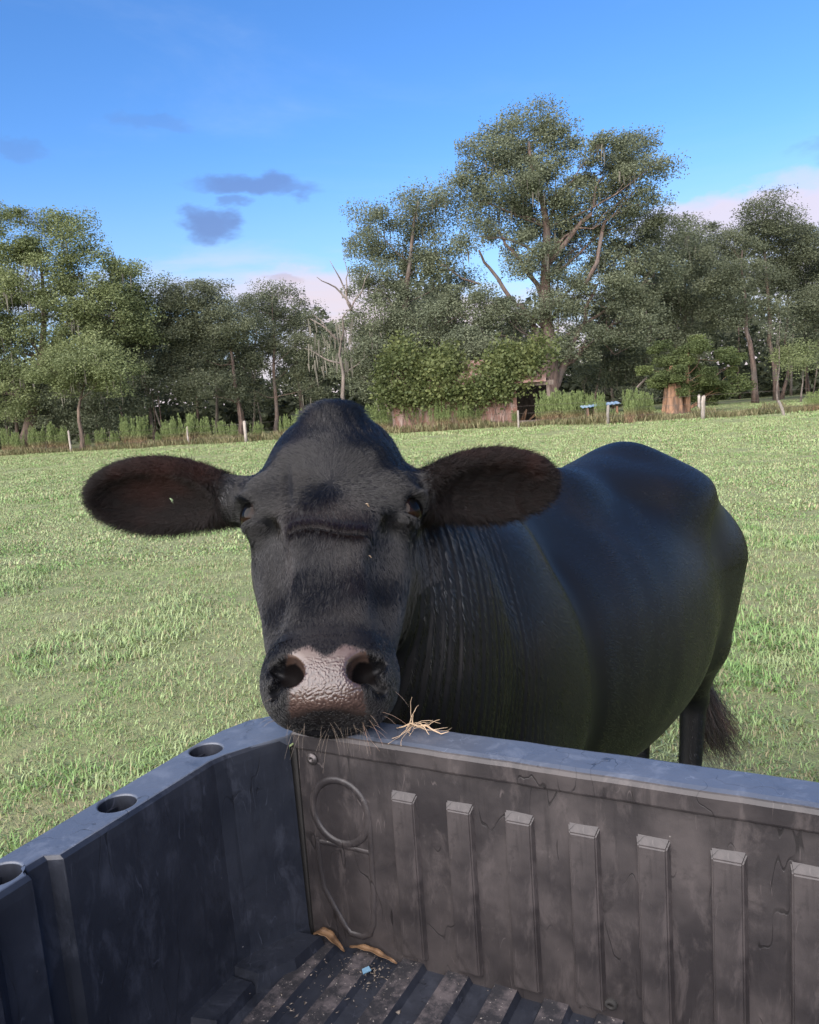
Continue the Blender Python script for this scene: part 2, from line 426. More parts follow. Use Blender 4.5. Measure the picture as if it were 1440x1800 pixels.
mb = MB(); mb.box((BW-.003, .001, Z-DEP), (BW+.008, .05, Z-.02)); mb.build('gap_shade', M_BLACK, uv)
# chassis rails and rear wheels that carry the box
mb = MB(); mb.box((.40, -1.4, .46), (.47, .0, .775)); mb.box((.90, -1.4, .46), (.97, .0, .775)); mb.box((.0, -.46, .29), (1.37, -.40, .35)); mb.box((.40, -.5, .33), (.97, -.36, .47))
mb.build('chassis', M_BLACK, uv)
def wheel(x):
    prof = [(-.13, .17), (-.14, .27), (-.12, .312), (-.06, .322), (.06, .322), (.12, .312), (.14, .27), (.13, .17)]
    nn = 44; V = []; Fc = []
    for t in range(nn):
        a = t*2*math.pi/nn
        for k, (xx, rr) in enumerate(prof):
            q = rr+(.012 if (t % 2 and 2 <= k <= 5) else 0); V.append((x+xx, -.43+q*math.cos(a), .332+q*math.sin(a)))
    m = len(prof)
    for t in range(nn):
        for k in range(m-1): Fc.append((t*m+k, t*m+k+1, ((t+1) % nn)*m+k+1, ((t+1) % nn)*m+k))
    wh = mesh_obj('tyre', V, Fc, M_BLACK, uv)
    V = []; Fc = []
    pr = [(-.12, .172), (-.05, .16), (.03, .15), (.05, .05), (.07, .0)]
    for t in range(24):
        a = t*2*math.pi/24; V += [(x+xx, -.43+rr*math.cos(a), .332+rr*math.sin(a)) for xx, rr in pr]
    for t in range(24):
        for k in range(4): Fc.append((t*5+k, t*5+k+1, ((t+1) % 24)*5+k+1, ((t+1) % 24)*5+k))
    mesh_obj('rim', V, Fc, M_STEEL, wh, True)
wheel(.02); wheel(BW-.02)
def t2w(x, y, z):
    c, s = math.cos(T_ROT), math.sin(T_ROT); return np.array([T_ORG[0]+c*x-s*y, T_ORG[1]+s*x+c*y, z])
# ---------------------------------------------------------------- pasture
def terrain(x, y):
    x = np.asarray(x, float); y = np.asarray(y, float)
    g = .035*np.sin(x*.9+.4*np.sin(y*.7))*np.sin(y*.8+1.)+.02*np.sin(x*2.3+y*1.1)*np.sin(y*1.9-x*.4)
    far = np.clip((np.hypot(x, y)-2.)/6, 0, 1)
    return g*far
def ground_mat(nt):
    p = wpos(nt)
    a = nt.noise(p, 1.1, 4, .6); b_ = nt.noise(p, 14., 5, .7); c_ = nt.noise(p, 90., 3, .6)
    c = nt.mix(nt.smooth(b_, .40, .65), (.18, .20, .085), (.24, .28, .11))
    c = nt.mix(nt.math('MULTIPLY', nt.smooth(a, .45, .7), .6), c, (.24, .225, .125))
    c = nt.mix(nt.smooth(c_, .6, .75), c, (.12, .12, .06))
    return bsdf(nt, Base_Color=c, Roughness=.95, Normal=bump(nt, nt.math('ADD', b_, c_), .6, .03)).outputs[0]
M_GROUND = material('pasture_soil', ground_mat)
gx = np.concatenate([-np.geomspace(600, 14, 22), np.linspace(-13, 13, 105), np.geomspace(14, 600, 22)])
gy = np.concatenate([-np.geomspace(300, 8, 12), np.linspace(-7, 30, 140), np.geomspace(31, 900, 34)])
GX, GY = np.meshgrid(gx, gy); GZ = terrain(GX, GY)
V = np.stack([GX, GY, GZ], -1).reshape(-1, 3); nx_ = len(gx); ny_ = len(gy)
ii, jj = np.meshgrid(np.arange(nx_-1), np.arange(ny_-1)); q = (jj*nx_+ii).ravel()
me = np_mesh('pasture_ground', V, np.stack([q, q+1, q+1+nx_, q+nx_], -1)); me.polygons.foreach_set('use_smooth', [True]*len(me.polygons))
tag(obj('pasture_ground', me, M_GROUND), 'green pasture ground reaching to the tree line', 'ground', kind='structure')

def grass_mat(nt):
    p = wpos(nt)
    inf = nt.add('ShaderNodeObjectInfo').outputs['Random']
    at = nt.add('ShaderNodeAttribute', attribute_name='tone').outputs['Fac']
    a = nt.noise(p, .8, 4, .65); b_ = nt.noise(p, 2.6, 3, .6)
    g = nt.mix(nt.smooth(b_, .35, .65), (.34, .41, .19), (.24, .35, .13))
    g = nt.mix(nt.smooth(a, .47, .60), g, (.18, .31, .09))
    straw = nt.math('GREATER_THAN', nt.math('ADD', at, nt.math('MULTIPLY', nt.math('SUBTRACT', b_, .5), .9)), .74)
    c = nt.mix(straw, g, nt.mix(inf, (.30, .24, .14), (.20, .17, .10)))
    c = nt.mix(nt.math('MULTIPLY', at, .25), c, (.40, .44, .22))
    d_ = bsdf(nt, Base_Color=c, Roughness=.5, Specular_IOR_Level=.35)
    return d_.outputs[0]
M_GRASS = material('grass_blades', grass_mat)
rng = np.random.default_rng(7)
def blades(n, rad_, hmin, hmax, wid, lean, straw=.12):
    r = rad_*np.sqrt(rng.random(n)); th = rng.random(n)*2*np.pi
    bx, by = r*np.cos(th), r*np.sin(th)
    h = hmin+(hmax-hmin)*rng.random(n)**1.5
    az = rng.random(n)*2*np.pi; ln = lean*(.25+rng.random(n)*1.2)
    dx, dy = np.cos(az), np.sin(az); sx, sy = -dy, dx
    w_ = wid*(.6+.8*rng.random(n))
    V = np.zeros((n, 5, 3))
    for k, (t, ww) in enumerate(((0, 1.), (.55, .8))):
        o = ln*h*t**2
        zz = h*t*np.sqrt(np.clip(1-(ln*t*.7)**2, .12, 1))
        V[:, 2*k] = np.stack([bx+dx*o-sx*w_*ww/2, by+dy*o-sy*w_*ww/2, zz], -1)
        V[:, 2*k+1] = np.stack([bx+dx*o+sx*w_*ww/2, by+dy*o+sy*w_*ww/2, zz], -1)
    o = ln*h; V[:, 4] = np.stack([bx+dx*o, by+dy*o, h*np.sqrt(np.clip(1-(ln*.7)**2, .12, 1))*.98], -1)
    b0 = np.arange(n)*5
    Q = np.stack([b0, b0+1, b0+3, b0+2], -1); T = np.stack([b0+2, b0+3, b0+4], -1)
    me = np_mesh('tuft', V.reshape(-1, 3)-np.array([0, 0, .012]), Q, T)
    at = me.attributes.new('tone', 'FLOAT', 'POINT'); at.data.foreach_set('value', np.repeat(rng.random(n), 5).astype(np.float32))
    me.materials.append(M_GRASS)
    return me
gcol = bpy.data.collections.new('grass_tufts')
for k, (n, r_, h0, h1, w_, ln) in enumerate(((46, .11, .018, .055, .0052, 1.0), (40, .10, .015, .045, .006, 1.2), (55, .12, .02, .065, .005, .95), (34, .10, .012, .04, .0065, 1.3),
                                             (66, .11, .024, .072, .0055, 1.0), (56, .10, .022, .066, .005, 1.1),
                                             (70, .26, .02, .06, .012, 1.0), (60, .26, .018, .05, .014, 1.2))):
    o = bpy.data.objects.new('tuft_%d' % k, blades(n, r_, h0, h1, w_, ln)); gcol.objects.link(o)
def vnoise(x, y, s, seed):
    r = np.random.default_rng(seed); g = r.random((256, 256)); x = np.asarray(x)/s+1000; y = np.asarray(y)/s+1000
    i, j = np.floor(x).astype(int), np.floor(y).astype(int); fx, fy = x-i, y-j; fx = fx*fx*(3-2*fx); fy = fy*fy*(3-2*fy)
    G = lambda a, b: g[a % 256, b % 256]
    return (G(i, j)*(1-fx)+G(i+1, j)*fx)*(1-fy)+(G(i, j+1)*(1-fx)+G(i+1, j+1)*fx)*fy
pts, sca, idx = [], [], []
for y0, y1, dens, s0, zone in ((1.0, 4.5, 270, 1., 0), (4.5, 9, 150, 1.2, 0), (9, 18, 56, 1.0, 1), (18, 34, 22, 1.35, 1), (34, 56, 9, 1.9, 1)):
    hw = lambda y: .80*y+2.2
    A = (hw(y0)+hw(y1))*(y1-y0); n = int(A*dens)
    y = y0+(y1-y0)*rng.random(n); x = (rng.random(n)*2-1)*hw(y1)
    k = np.abs(x) < hw(y); x, y = x[k], y[k]
    lush = vnoise(x, y, 1.1, 3)*.6+vnoise(x, y, .35, 4)*.4
    bare = vnoise(x, y, .8, 9)*.6+vnoise(x, y, .22, 5)*.4
    keep = (bare > .26) | (rng.random(len(x)) < .35); x, y, lush = x[keep], y[keep], lush[keep]
    pts.append(np.stack([x, y, terrain(x, y)], -1))
    s = s0*(.7+.6*rng.random(len(x)))*(.8+.9*np.clip(lush-.35, 0, .5)); sca.append(s)
    if zone == 0: idx.append(np.where((lush > .60) & (rng.random(len(x)) < .75), rng.integers(4, 6, len(x)), rng.integers(0, 4, len(x))))
    else: idx.append(rng.integers(6, 8, len(x)))
pts = np.concatenate(pts); sca = np.concatenate(sca); idx = np.concatenate(idx)
me = bpy.data.meshes.new('grass'); me.vertices.add(len(pts)); me.vertices.foreach_set('co', pts.astype(np.float32).ravel())
for nm, ty, arr in (('sca', 'FLOAT', sca.astype(np.float32)), ('idx', 'INT', idx.astype(np.int32)), ('rz', 'FLOAT', (rng.random(len(pts))*6.283).astype(np.float32))):
    at = me.attributes.new(nm, ty, 'POINT'); at.data.foreach_set('value', arr)
grass = obj('grass', me)
tag(grass, 'short green pasture grass with straw-coloured dry blades', 'grass', kind='stuff')
def gn_instances(ob, coll, mat):
    ng = bpy.data.node_groups.new('scatter_'+ob.name, 'GeometryNodeTree')
    ng.interface.new_socket('Geometry', in_out='INPUT', socket_type='NodeSocketGeometry'); ng.interface.new_socket('Geometry', in_out='OUTPUT', socket_type='NodeSocketGeometry')
    N = ng.nodes; L = ng.links
    gi = N.new('NodeGroupInput'); go = N.new('NodeGroupOutput')
    ci = N.new('GeometryNodeCollectionInfo'); ci.inputs['Collection'].default_value = coll; ci.inputs['Separate Children'].default_value = True; ci.inputs['Reset Children'].default_value = True
    ip = N.new('GeometryNodeInstanceOnPoints'); ip.inputs['Pick Instance'].default_value = True
    def attr(nm, ty):
        a = N.new('GeometryNodeInputNamedAttribute'); a.data_type = ty; a.inputs['Name'].default_value = nm; return a.outputs['Attribute']
    cx = N.new('ShaderNodeCombineXYZ'); L.new(attr('rz', 'FLOAT'), cx.inputs[2])
    er = N.new('FunctionNodeEulerToRotation'); L.new(cx.outputs[0], er.inputs[0])
    L.new(gi.outputs[0], ip.inputs['Points']); L.new(ci.outputs[0], ip.inputs['Instance']); L.new(attr('idx', 'INT'), ip.inputs['Instance Index'])
    L.new(er.outputs[0], ip.inputs['Rotation']); L.new(attr('sca', 'FLOAT'), ip.inputs['Scale'])
    L.new(ip.outputs[0], go.inputs[0])
    md = ob.modifiers.new('scatter', 'NODES'); md.node_group = ng
gn_instances(grass, gcol, M_GRASS)
# ---------------------------------------------------------------- trees, each with its own crown, limbs and moss
tr = np.random.default_rng(11)
def leaf_mat(name, dark, light, tran=.25):
    def b(nt):
        at = nt.add('ShaderNodeAttribute', attribute_name='tone').outputs['Fac']
        n_ = nt.noise(wpos(nt), .45, 3, .6)
        c = nt.mix(at, dark, light)
        c = nt.mix(nt.math('MULTIPLY', nt.smooth(n_, .4, .7), .5), c, tuple(x*.62 for x in dark))
        d_ = bsdf(nt, Base_Color=c, Roughness=.6, Specular_IOR_Level=.3)
        t_ = nt.add('ShaderNodeBsdfTranslucent', {'Color': c})
        return nt.add('ShaderNodeMixShader', {0: tran, 1: d_.outputs[0], 2: t_.outputs[0]}).outputs[0]
    return material(name, b)
M_OAK = leaf_mat('oak_leaves', (0.105, 0.129, 0.081), (0.239, 0.261, 0.159))  # leaf colours from here to the wood are lightened in place of haze
M_OAKL = leaf_mat('light_oak_leaves', (0.113, 0.146, 0.063), (0.284, 0.322, 0.143))
M_PINE = leaf_mat('pine_needles', (0.086, 0.108, 0.070), (0.209, 0.224, 0.133))
M_CEDAR = leaf_mat('cedar_sprays', (0.060, 0.086, 0.033), (0.179, 0.217, 0.076))
M_VINE = leaf_mat('vine_leaves', (0.061, 0.088, 0.030), (0.187, 0.209, 0.074))
M_WOOD = leaf_mat('wood_mass', (0.055, 0.069, 0.045), (0.137, 0.155, 0.085))
def bark_mat(name, a, b_):
    def f(nt):
        p = wpos(nt); n_ = nt.noise(nt.mapping(p, scale=(7, 7, 1.6)), 1., 5, .65); m_ = nt.noise(p, .9, 2)
        c = nt.mix(nt.smooth(n_, .35, .65), a, b_); c = nt.mix(nt.math('MULTIPLY', nt.smooth(m_, .45, .7), .5), c, (.12, .115, .105))
        return bsdf(nt, Base_Color=c, Roughness=.9, Normal=bump(nt, n_, .8, .05)).outputs[0]
    return material(name, f)
M_BARK = bark_mat('oak_bark', (.075, .055, .045), (.20, .145, .11))
M_PBARK = bark_mat('pine_bark', (.065, .045, .038), (.18, .125, .10))
M_SNAG = bark_mat('bare_wood', (.11, .088, .075), (.24, .20, .17))
M_REDBARK = bark_mat('cedar_bark', (.11, .062, .036), (.34, .19, .11))
M_MOSS = material('hanging_moss', lambda nt: bsdf(nt, Base_Color=nt.mix(nt.add('ShaderNodeAttribute', attribute_name='tone').outputs['Fac'], (.085, .08, .062), (.18, .165, .13)), Roughness=.9).outputs[0])
def leaves_mesh(name, P, size, mat, tone=None, flat=.5, asp=.55, up=None):
    """one bent leaf-spray (two triangles) for each point"""
    n = len(P); a = tr.normal(size=(n, 3)); a[:, 2] *= flat; a /= np.linalg.norm(a, axis=-1, keepdims=True)
    if up is not None: a = a*(1-up)+np.array([0, 0, 1.])*up; a /= np.linalg.norm(a, axis=-1, keepdims=True)
    b = tr.normal(size=(n, 3)); b -= (b*a).sum(-1, keepdims=True)*a; b /= np.linalg.norm(b, axis=-1, keepdims=True)
    c = np.cross(a, b); s = (size*(.55+.9*tr.random(n)))[:, None]
    V = np.stack([P-a*s*.5, P+b*s*asp*.5+c*s*.08, P+a*s*.5, P-b*s*asp*.5+c*s*.08], 1).reshape(-1, 3)
    b0 = np.arange(n)*4
    me = np_mesh(name, V, None, np.concatenate([np.stack([b0, b0+1, b0+2], -1), np.stack([b0, b0+2, b0+3], -1)]))
    t_ = .15+.7*tr.random(n) if tone is None else np.clip(.5+.7*(tone-.5)+.22*(tr.random(n)-.5), 0, 1)
    at = me.attributes.new('tone', 'FLOAT', 'POINT'); at.data.foreach_set('value', np.repeat(t_, 4).astype(np.float32))
    me.materials.append(mat); return me
def bend(a, b, n, amt):
    a, b = np.asarray(a, float), np.asarray(b, float); L = np.linalg.norm(b-a); o = tr.normal(size=3)*amt*L; o2 = tr.normal(size=3)*amt*L*.5
    return [a+(b-a)*t+o*math.sin(t*math.pi)+o2*math.sin(t*2*math.pi) for t in np.linspace(0, 1, n)]
def lobe_world(px, py, rx, ry, y):
    c = pixy(px, py, y); k = y/F_PX
    return c, np.array([rx*k*1.1, (rx+ry)*.5*k*.95, ry*k*1.1])
def make_tree(name, label, y, base, top, r0, lobes, leafmat, bark, leaf=.2, dens=1., group=None, trunk_mid=(), pine=False, moss=0, twigs=.5, lean=0, clump=.74, asp=.55):
    leaf *= .64
    bp = pixy(base[0], base[1], y); bp[2] = -.1
    root = empty(name, bp); tag(root, label, 'tree', group)
    path_px = [base]+list(trunk_mid)+[top]
    TP = [bp]+[pixy(a, b, y+(tr.random()-.5)*.5) for a, b in path_px[1:]]
    pth = []
    for a, b in zip(TP[:-1], TP[1:]): pth += bend(a, b, 5, .025)[:-1]
    pth.append(TP[-1]); m = len(pth)
    tb = MB(); rr = [r0*(1.35 if i == 0 else 1)*(1-.86*i/(m-1)) for i in range(m)]
    tb.tube([p-bp for p in pth], rr, n=9)
    br = tb; LP, LT, MP = [], [], []
    zt = [p[2] for p in pth]
    for (px, py, rx, ry, *dy) in lobes:
        yy = y+(dy[0] if dy else (tr.random()-.5)*3.)
        c, R_ = lobe_world(px, py, rx, ry, yy)
        # limb from the trunk to the lobe
        hz = c[2]-(.25 if pine else .45)*np.hypot(*(c-pth[-1])[:2])-R_[2]*.3; i0 = int(np.argmin([abs(z_-hz) for z_ in zt])); i0 = min(max(i0, 1), m-1)
        lp = bend(pth[i0], c, 6, .07); lr = max(.025, rr[i0]*.30)
        br.tube([p-bp for p in lp], [lr*(1-.75*t) for t in np.linspace(0, 1, 6)], n=6)
        vol = R_[0]*R_[2]; nc = max(8, int(vol*5.4))
        d_ = tr.normal(size=(nc, 3)); d_ /= np.linalg.norm(d_, axis=-1, keepdims=True); rad_ = (.35+.65*tr.random(nc)**.5)
        cc_ = c+d_*rad_[:, None]*R_
        for q in cc_[:max(2, int(nc*twigs))]:
            w0 = lp[3+int(tr.random()*3)]; tw = bend(w0, q, 4, .10); br.tube([p-bp for p in tw], [lr*.26, lr*.2, lr*.13, lr*.05], n=4, cap=False)
        nl = int(vol*1750*dens*(.2/leaf)**1.6); who = tr.integers(0, nc, nl)
        cs = clump*(.6+.8*tr.random(nc))
        P = cc_[who]+np.clip(tr.normal(size=(nl, 3)), -1.7, 1.7)*cs[who][:, None]*np.array([1, 1, .6])*.62
        LP.append(P); LT.append(np.clip(.45+.35*d_[who, 2]+.25*(tr.random(nc)[who]-.5)+.25*(P[:, 2]-cc_[who][:, 2])/.4, 0, 1)*.0+np.clip(.5+.5*(tr.random(nc)[who]-.5), 0, 1))
        if moss:
            for q in cc_[tr.random(nc) < moss]: MP.append(q+np.array([0, 0, -.2]))
    tb.build('trunk', bark, root, True)
    LP = np.concatenate(LP)-bp; LT = np.concatenate(LT)
    o = obj('crown', leaves_mesh('crown', LP, leaf, leafmat, LT, asp=asp), None, root)
    if MP:
        V, T_, tone = [], [], []
        for q in MP:
            for _ in range(int(3+tr.random()*5)):
                s = q-bp+tr.normal(size=3)*np.array([.25, .25, .15]); L_ = .35+1.0*tr.random()**1.5; a_ = tr.random()*6.28; w_ = .02+.04*tr.random(); dx, dy_ = w_*math.cos(a_), w_*math.sin(a_)
                b0 = len(V); sw = (tr.random()-.5)*.15
                V += [s+(dx, dy_, 0), s-(dx, dy_, 0), s+(dx*.8+sw*.5, dy_*.8, -L_*.5), s+(-dx*.8+sw*.5, -dy_*.8, -L_*.5), s+(sw, 0, -L_)]
                T_ += [(b0, b0+1, b0+3), (b0, b0+3, b0+2), (b0+2, b0+3, b0+4)]; tone += [tr.random()]*5
        me = np_mesh('hanging_moss', np.array(V), None, np.array(T_)); at = me.attributes.new('tone', 'FLOAT', 'POINT'); at.data.foreach_set('value', np.array(tone, np.float32))
        me.materials.append(M_MOSS); tag(obj('hanging_moss', me, None, root), kind='stuff')
    return root
make_tree('oak_tree', 'broad oak hung with grey moss standing behind the small moss-draped oak', 55, (40, 770), (70, 440), .42,
          [(20, 420, 62, 48), (105, 428, 68, 46), (60, 480, 70, 50), (170, 478, 66, 44), (232, 505, 46, 40), (10, 540, 60, 55), (120, 545, 70, 45), (200, 555, 60, 45), (40, 620, 70, 55),
           (-70, 480, 80, 70), (-60, 600, 80, 70), (150, 600, 60, 45), (240, 570, 40, 40), (20, 690, 60, 45), (-120, 700, 70, 50)], M_OAKL, M_BARK, .21, .62, moss=.24)
make_tree('oak_tree', 'small light green oak with long moss beards in front of broad oak', 50.5, (142, 775), (150, 650), .16,
          [(150, 625, 62, 30), (105, 655, 48, 32), (195, 655, 48, 32), (150, 668, 55, 26)], M_OAKL, M_BARK, .19, .85, moss=.45, trunk_mid=((138, 720),))
make_tree('oak_tree', 'low dark evergreen oak at the end of the weed row, beneath the broad oak', 57, (30, 775), (30, 700), .2,
          [(10, 700, 70, 45), (90, 712, 70, 42), (180, 718, 60, 40), (-90, 710, 80, 50), (235, 650, 50, 60)], M_OAK, M_BARK, .2, .9)
make_tree('pine_tree', 'slim leaning pine between the broad oak and the straight pines', 58, (274, 768), (226, 545), .14,
          [(255, 560, 50, 40), (300, 585, 52, 42), (225, 600, 45, 40)], M_PINE, M_PBARK, .2, .6, pine=True, trunk_mid=((258, 690), (240, 610)))
make_tree('pine_tree', 'straight pine with a pinkish lower trunk and domed crown', 58, (421, 760), (402, 545), .2,
          [(330, 520, 50, 30), (370, 530, 45, 32), (300, 550, 42, 40), (360, 580, 60, 40), (420, 560, 50, 36), (330, 620, 52, 40), (400, 640, 50, 34), (300, 665, 45, 40), (370, 690, 50, 30)], M_PINE, M_PBARK, .19, .66, pine=True, trunk_mid=((410, 640),))
make_tree('pine_tree', 'tall slender pine with an airy crown beside the domed pine', 60, (484, 758), (478, 520), .17,
          [(480, 522, 40, 22), (440, 548, 45, 30), (520, 555, 42, 30), (480, 580, 55, 34), (545, 590, 40, 34), (460, 630, 42, 34), (525, 640, 48, 36), (560, 660, 36, 36), (440, 690, 40, 30)], M_PINE, M_PBARK, .18, .52, pine=True, trunk_mid=((481, 640),), moss=.08)
make_tree('oak_tree', 'ragged vine-clad tree with bare broken limbs, beside the barn', 52, (690, 745), (735, 350), .36,
          [(636, 395, 20, 28), (640, 450, 26, 40), (655, 505, 40, 40), (735, 352, 34, 22), (690, 372, 32, 28), (772, 370, 30, 32), (700, 425, 46, 42), (760, 425, 42, 44), (720, 480, 40, 36), (660, 560, 52, 40), (790, 490, 36, 40),
           (730, 560, 60, 42), (620, 610, 45, 40), (700, 610, 60, 36), (800, 560, 60, 44), (640, 655, 40, 40)], M_OAK, M_BARK, .19, .58, trunk_mid=((700, 620), (715, 500)), moss=.12)
snag = empty('dead_tree', (pixy(602, 745, 50)*np.array([1, 1, 0]))); tag(snag, 'bare dead tree with pale broken limbs and hanging moss next to the barn', 'tree')
mb = MB(); b0 = pixy(602, 745, 50); b0[2] = -.1
for pts, r0 in (([(602, 745), (604, 660), (600, 600), (618, 540)], .15), ([(600, 600), (570, 575), (545, 560)], .09), ([(604, 640), (570, 630), (535, 612)], .08), ([(618, 545), (590, 505), (557, 487)], .08), ([(618, 545), (598, 490), (580, 458)], .07), ([(610, 520), (612, 480), (604, 455)], .05), ([(570, 575), (560, 560), (548, 552)], .04), ([(618, 540), (640, 500), (652, 478)], .06), ([(604, 665), (630, 640), (650, 625)], .06)):
    P = [pixy(a, b, 50+.3*tr.normal()) for a, b in pts]; P[0] = pixy(*pts[0], 50)
    if pts[0][1] > 740: P[0][2] = -.1
    q = []
    for a, b in zip(P[:-1], P[1:]): q += bend(a, b, 4, .06)[:-1]
    q.append(P[-1]); mb.tube([p-b0*np.array([1, 1, 0]) for p in q], [r0*(1-.8*i/(len(q)-1)) for i in range(len(q))], n=6)
mb.build('trunk', M_SNAG, snag, True)
V, T_, tone = [], [], []
for a, b in [(540+tr.random()*80, 560+tr.random()*85) for _ in range(75)]:
    s = pixy(a, b, 50+tr.normal()*.3)-b0*np.array([1, 1, 0]); L_ = .3+1.2*tr.random()**1.5; w_ = .025+.04*tr.random(); k = len(V); sw = (tr.random()-.5)*.2
    V += [s+(w_, 0, 0), s-(w_, 0, 0), s+(w_*.7+sw*.5, .05, -L_*.5), s+(-w_*.7+sw*.5, .05, -L_*.5), s+(sw, 0, -L_)]; T_ += [(k, k+1, k+3), (k, k+3, k+2), (k+2, k+3, k+4)]; tone += [tr.random()]*5
me = np_mesh('hanging_moss', np.array(V), None, np.array(T_)); at = me.attributes.new('tone', 'FLOAT', 'POINT'); at.data.foreach_set('value', np.array(tone, np.float32)); me.materials.append(M_MOSS)
tag(obj('hanging_moss', me, None, snag), kind='stuff')
make_tree('oak_tree', 'huge old oak with a thick forked reddish trunk rising behind the barn', 51, (972, 742), (930, 250), .62,
          [(925, 222, 56, 36), (885, 262, 46, 36), (960, 262, 46, 40), (842, 290, 42, 36), (905, 310, 62, 44), (965, 325, 52, 44), (1062, 255, 40, 26), (1105, 275, 46, 34), (1150, 285, 28, 22), (1060, 305, 42, 42), (1120, 330, 46, 42), (825, 345, 36, 30), (880, 375, 60, 36), (960, 390, 60, 42),
           (1055, 375, 44, 44), (1125, 385, 36, 34), (1020, 430, 60, 44), (930, 450, 50, 34), (1100, 440, 56, 44), (840, 415, 36, 26), (1050, 500, 70, 48), (1130, 500, 60, 50), (990, 520, 44, 40), (1080, 570, 80, 46), (900, 570, 44, 36), (1020, 610, 50, 30), (850, 540, 40, 36), (860, 610, 60, 36), (930, 620, 40, 24)],
          M_OAK, M_PBARK, .19, .70, trunk_mid=((968, 640), (958, 520), (962, 400)), moss=.17)
tree_e = [o for o in COL.objects if o.get('label', '').startswith('huge old oak')][0]; be = np.array(tree_e.location)
mb = MB()
for pts, r0 in (([(976, 690), (992, 640), (1008, 600), (1030, 560), (1050, 500)], .30), ([(964, 605), (935, 560), (905, 535), (860, 470), (842, 440)], .22), ([(966, 612), (930, 606), (880, 590), (832, 590)], .12), ([(960, 560), (945, 500), (900, 440), (870, 400)], .2), ([(960, 470), (1000, 420), (1045, 360), (1060, 310)], .2), ([(1030, 500), (1060, 400), (1085, 360), (1105, 340)], .15), ([(845, 500), (800, 480), (775, 465)], .07), ([(870, 600), (840, 575), (800, 545)], .08)):
    P = [pixy(a, b, 50.6+.5*tr.normal()) for a, b in pts]; q = []
    for a, b in zip(P[:-1], P[1:]): q += bend(a, b, 4, .05)[:-1]
    q.append(P[-1]); mb.tube([p-be for p in q], [r0*(1-.75*i/(len(q)-1)) for i in range(len(q))], n=7)
mb.build('fork', M_PBARK, tree_e, True)
make_tree('oak_tree', 'grey-green mossy oak between the huge oak and the cedar', 56, (1135, 742), (1150, 480), .3,
          [(1170, 425, 50, 34), (1190, 480, 52, 46), (1140, 540, 52, 44), (1200, 560, 50, 44), (1100, 620, 60, 40), (1160, 615, 50, 40), (1210, 620, 40, 40), (1060, 650, 44, 36), (1130, 670, 44, 34)], M_OAK, M_BARK, .2, .68, moss=.4)
for (bx, by, tx, ty, mid, yy, r0, lob, lab) in (
    (1328, 712, 1305, 440, ((1318, 600), (1310, 520)), 54, .21, [(1290, 440, 48, 30), (1260, 475, 44, 34), (1320, 480, 44, 30), (1285, 520, 44, 26), (1340, 545, 32, 20), (1270, 560, 36, 22)], 'pine with a bare pink trunk kinked beside the cedar'),
    (1366, 712, 1343, 360, ((1352, 600), (1346, 470)), 58, .22, [(1345, 370, 40, 24), (1320, 392, 34, 22), (1375, 392, 34, 22), (1345, 412, 40, 24), (1330, 440, 34, 20), (1380, 450, 40, 26), (1355, 490, 44, 26)], 'tallest pine whose round crown stands clear of the wood'),
    (1374, 715, 1392, 430, ((1380, 600), (1386, 520)), 60, .14, [(1400, 425, 46, 28), (1430, 450, 44, 34), (1390, 475, 44, 32), (1425, 510, 46, 36)], 'dark crowned pine growing close behind the tallest pine'),
    (1205, 735, 1204, 420, ((1203, 600), (1204, 500)), 62, .2, [(1230, 415, 46, 24), (1195, 440, 46, 30), (1240, 455, 46, 30), (1205, 500, 44, 32), (1250, 520, 44, 32), (1220, 570, 44, 30)], 'broad topped pine standing behind the cedar'),
    (1460, 720, 1450, 400, ((1456, 600), (1452, 500)), 57, .2, [(1440, 410, 40, 22), (1470, 440, 50, 30), (1440, 540, 44, 44), (1480, 520, 60, 50), (1450, 600, 44, 36), (1500, 620, 60, 40)], 'dense pine closing the wood beyond the pale saplings')):
    make_tree('pine_tree', lab, yy, (bx, by), (tx, ty), r0, lob, M_PINE, M_PBARK, .18, .62, pine=True, trunk_mid=mid)
make_tree('sapling', 'thin pale sapling with a flat light green top at the wood edge', 50, (1408, 712), (1408, 635), .06, [(1395, 622, 34, 11), (1425, 612, 30, 10), (1405, 640, 30, 9)], M_OAKL, M_SNAG, .16, .8)
make_tree('sapling', 'crooked grey bare sapling in front of the tallest pine', 50, (1369, 716), (1372, 560), .065, [(1366, 575, 20, 10), (1384, 590, 18, 10)], M_PINE, M_SNAG, .15, .4, trunk_mid=((1370, 650),))
# cedar with fluted trunk
ced = make_tree('cedar_tree', 'bushy dark green cedar with a thick fluted orange trunk', 44.6, (1206, 733), (1210, 610), .26,
          [(1190, 610, 42, 26, .8), (1230, 632, 50, 30, -.3), (1268, 650, 42, 32, .3), (1172, 650, 40, 30, -.3), (1215, 668, 56, 28, -.8), (1275, 678, 36, 22, .2), (1165, 676, 30, 20, .2), (1245, 690, 46, 16, .5)], M_CEDAR, M_REDBARK, .17, 1.15, trunk_mid=((1207, 680),), clump=.36)
cb = np.array(ced.location); bp = pixy(1183, 730, 44.3); V, Fc = [], []
for k_, (zz, r_) in enumerate(((-.1, .62), (.15, .56), (.5, .50), (.95, .46), (1.35, .42), (1.9, .30), (2.6, .12))):
    for t in range(30):
        a_ = t*2*math.pi/30; f_ = 1+.14*math.cos(a_*8+.5)+.05*math.sin(a_*5); V.append((bp[0]-cb[0]+r_*f_*math.cos(a_)+.02*zz, bp[1]-cb[1]+r_*f_*math.sin(a_), zz-cb[2]))
for k_ in range(6):
    for t in range(30): Fc.append((k_*30+t, k_*30+(t+1) % 30, (k_+1)*30+(t+1) % 30, (k_+1)*30+t))
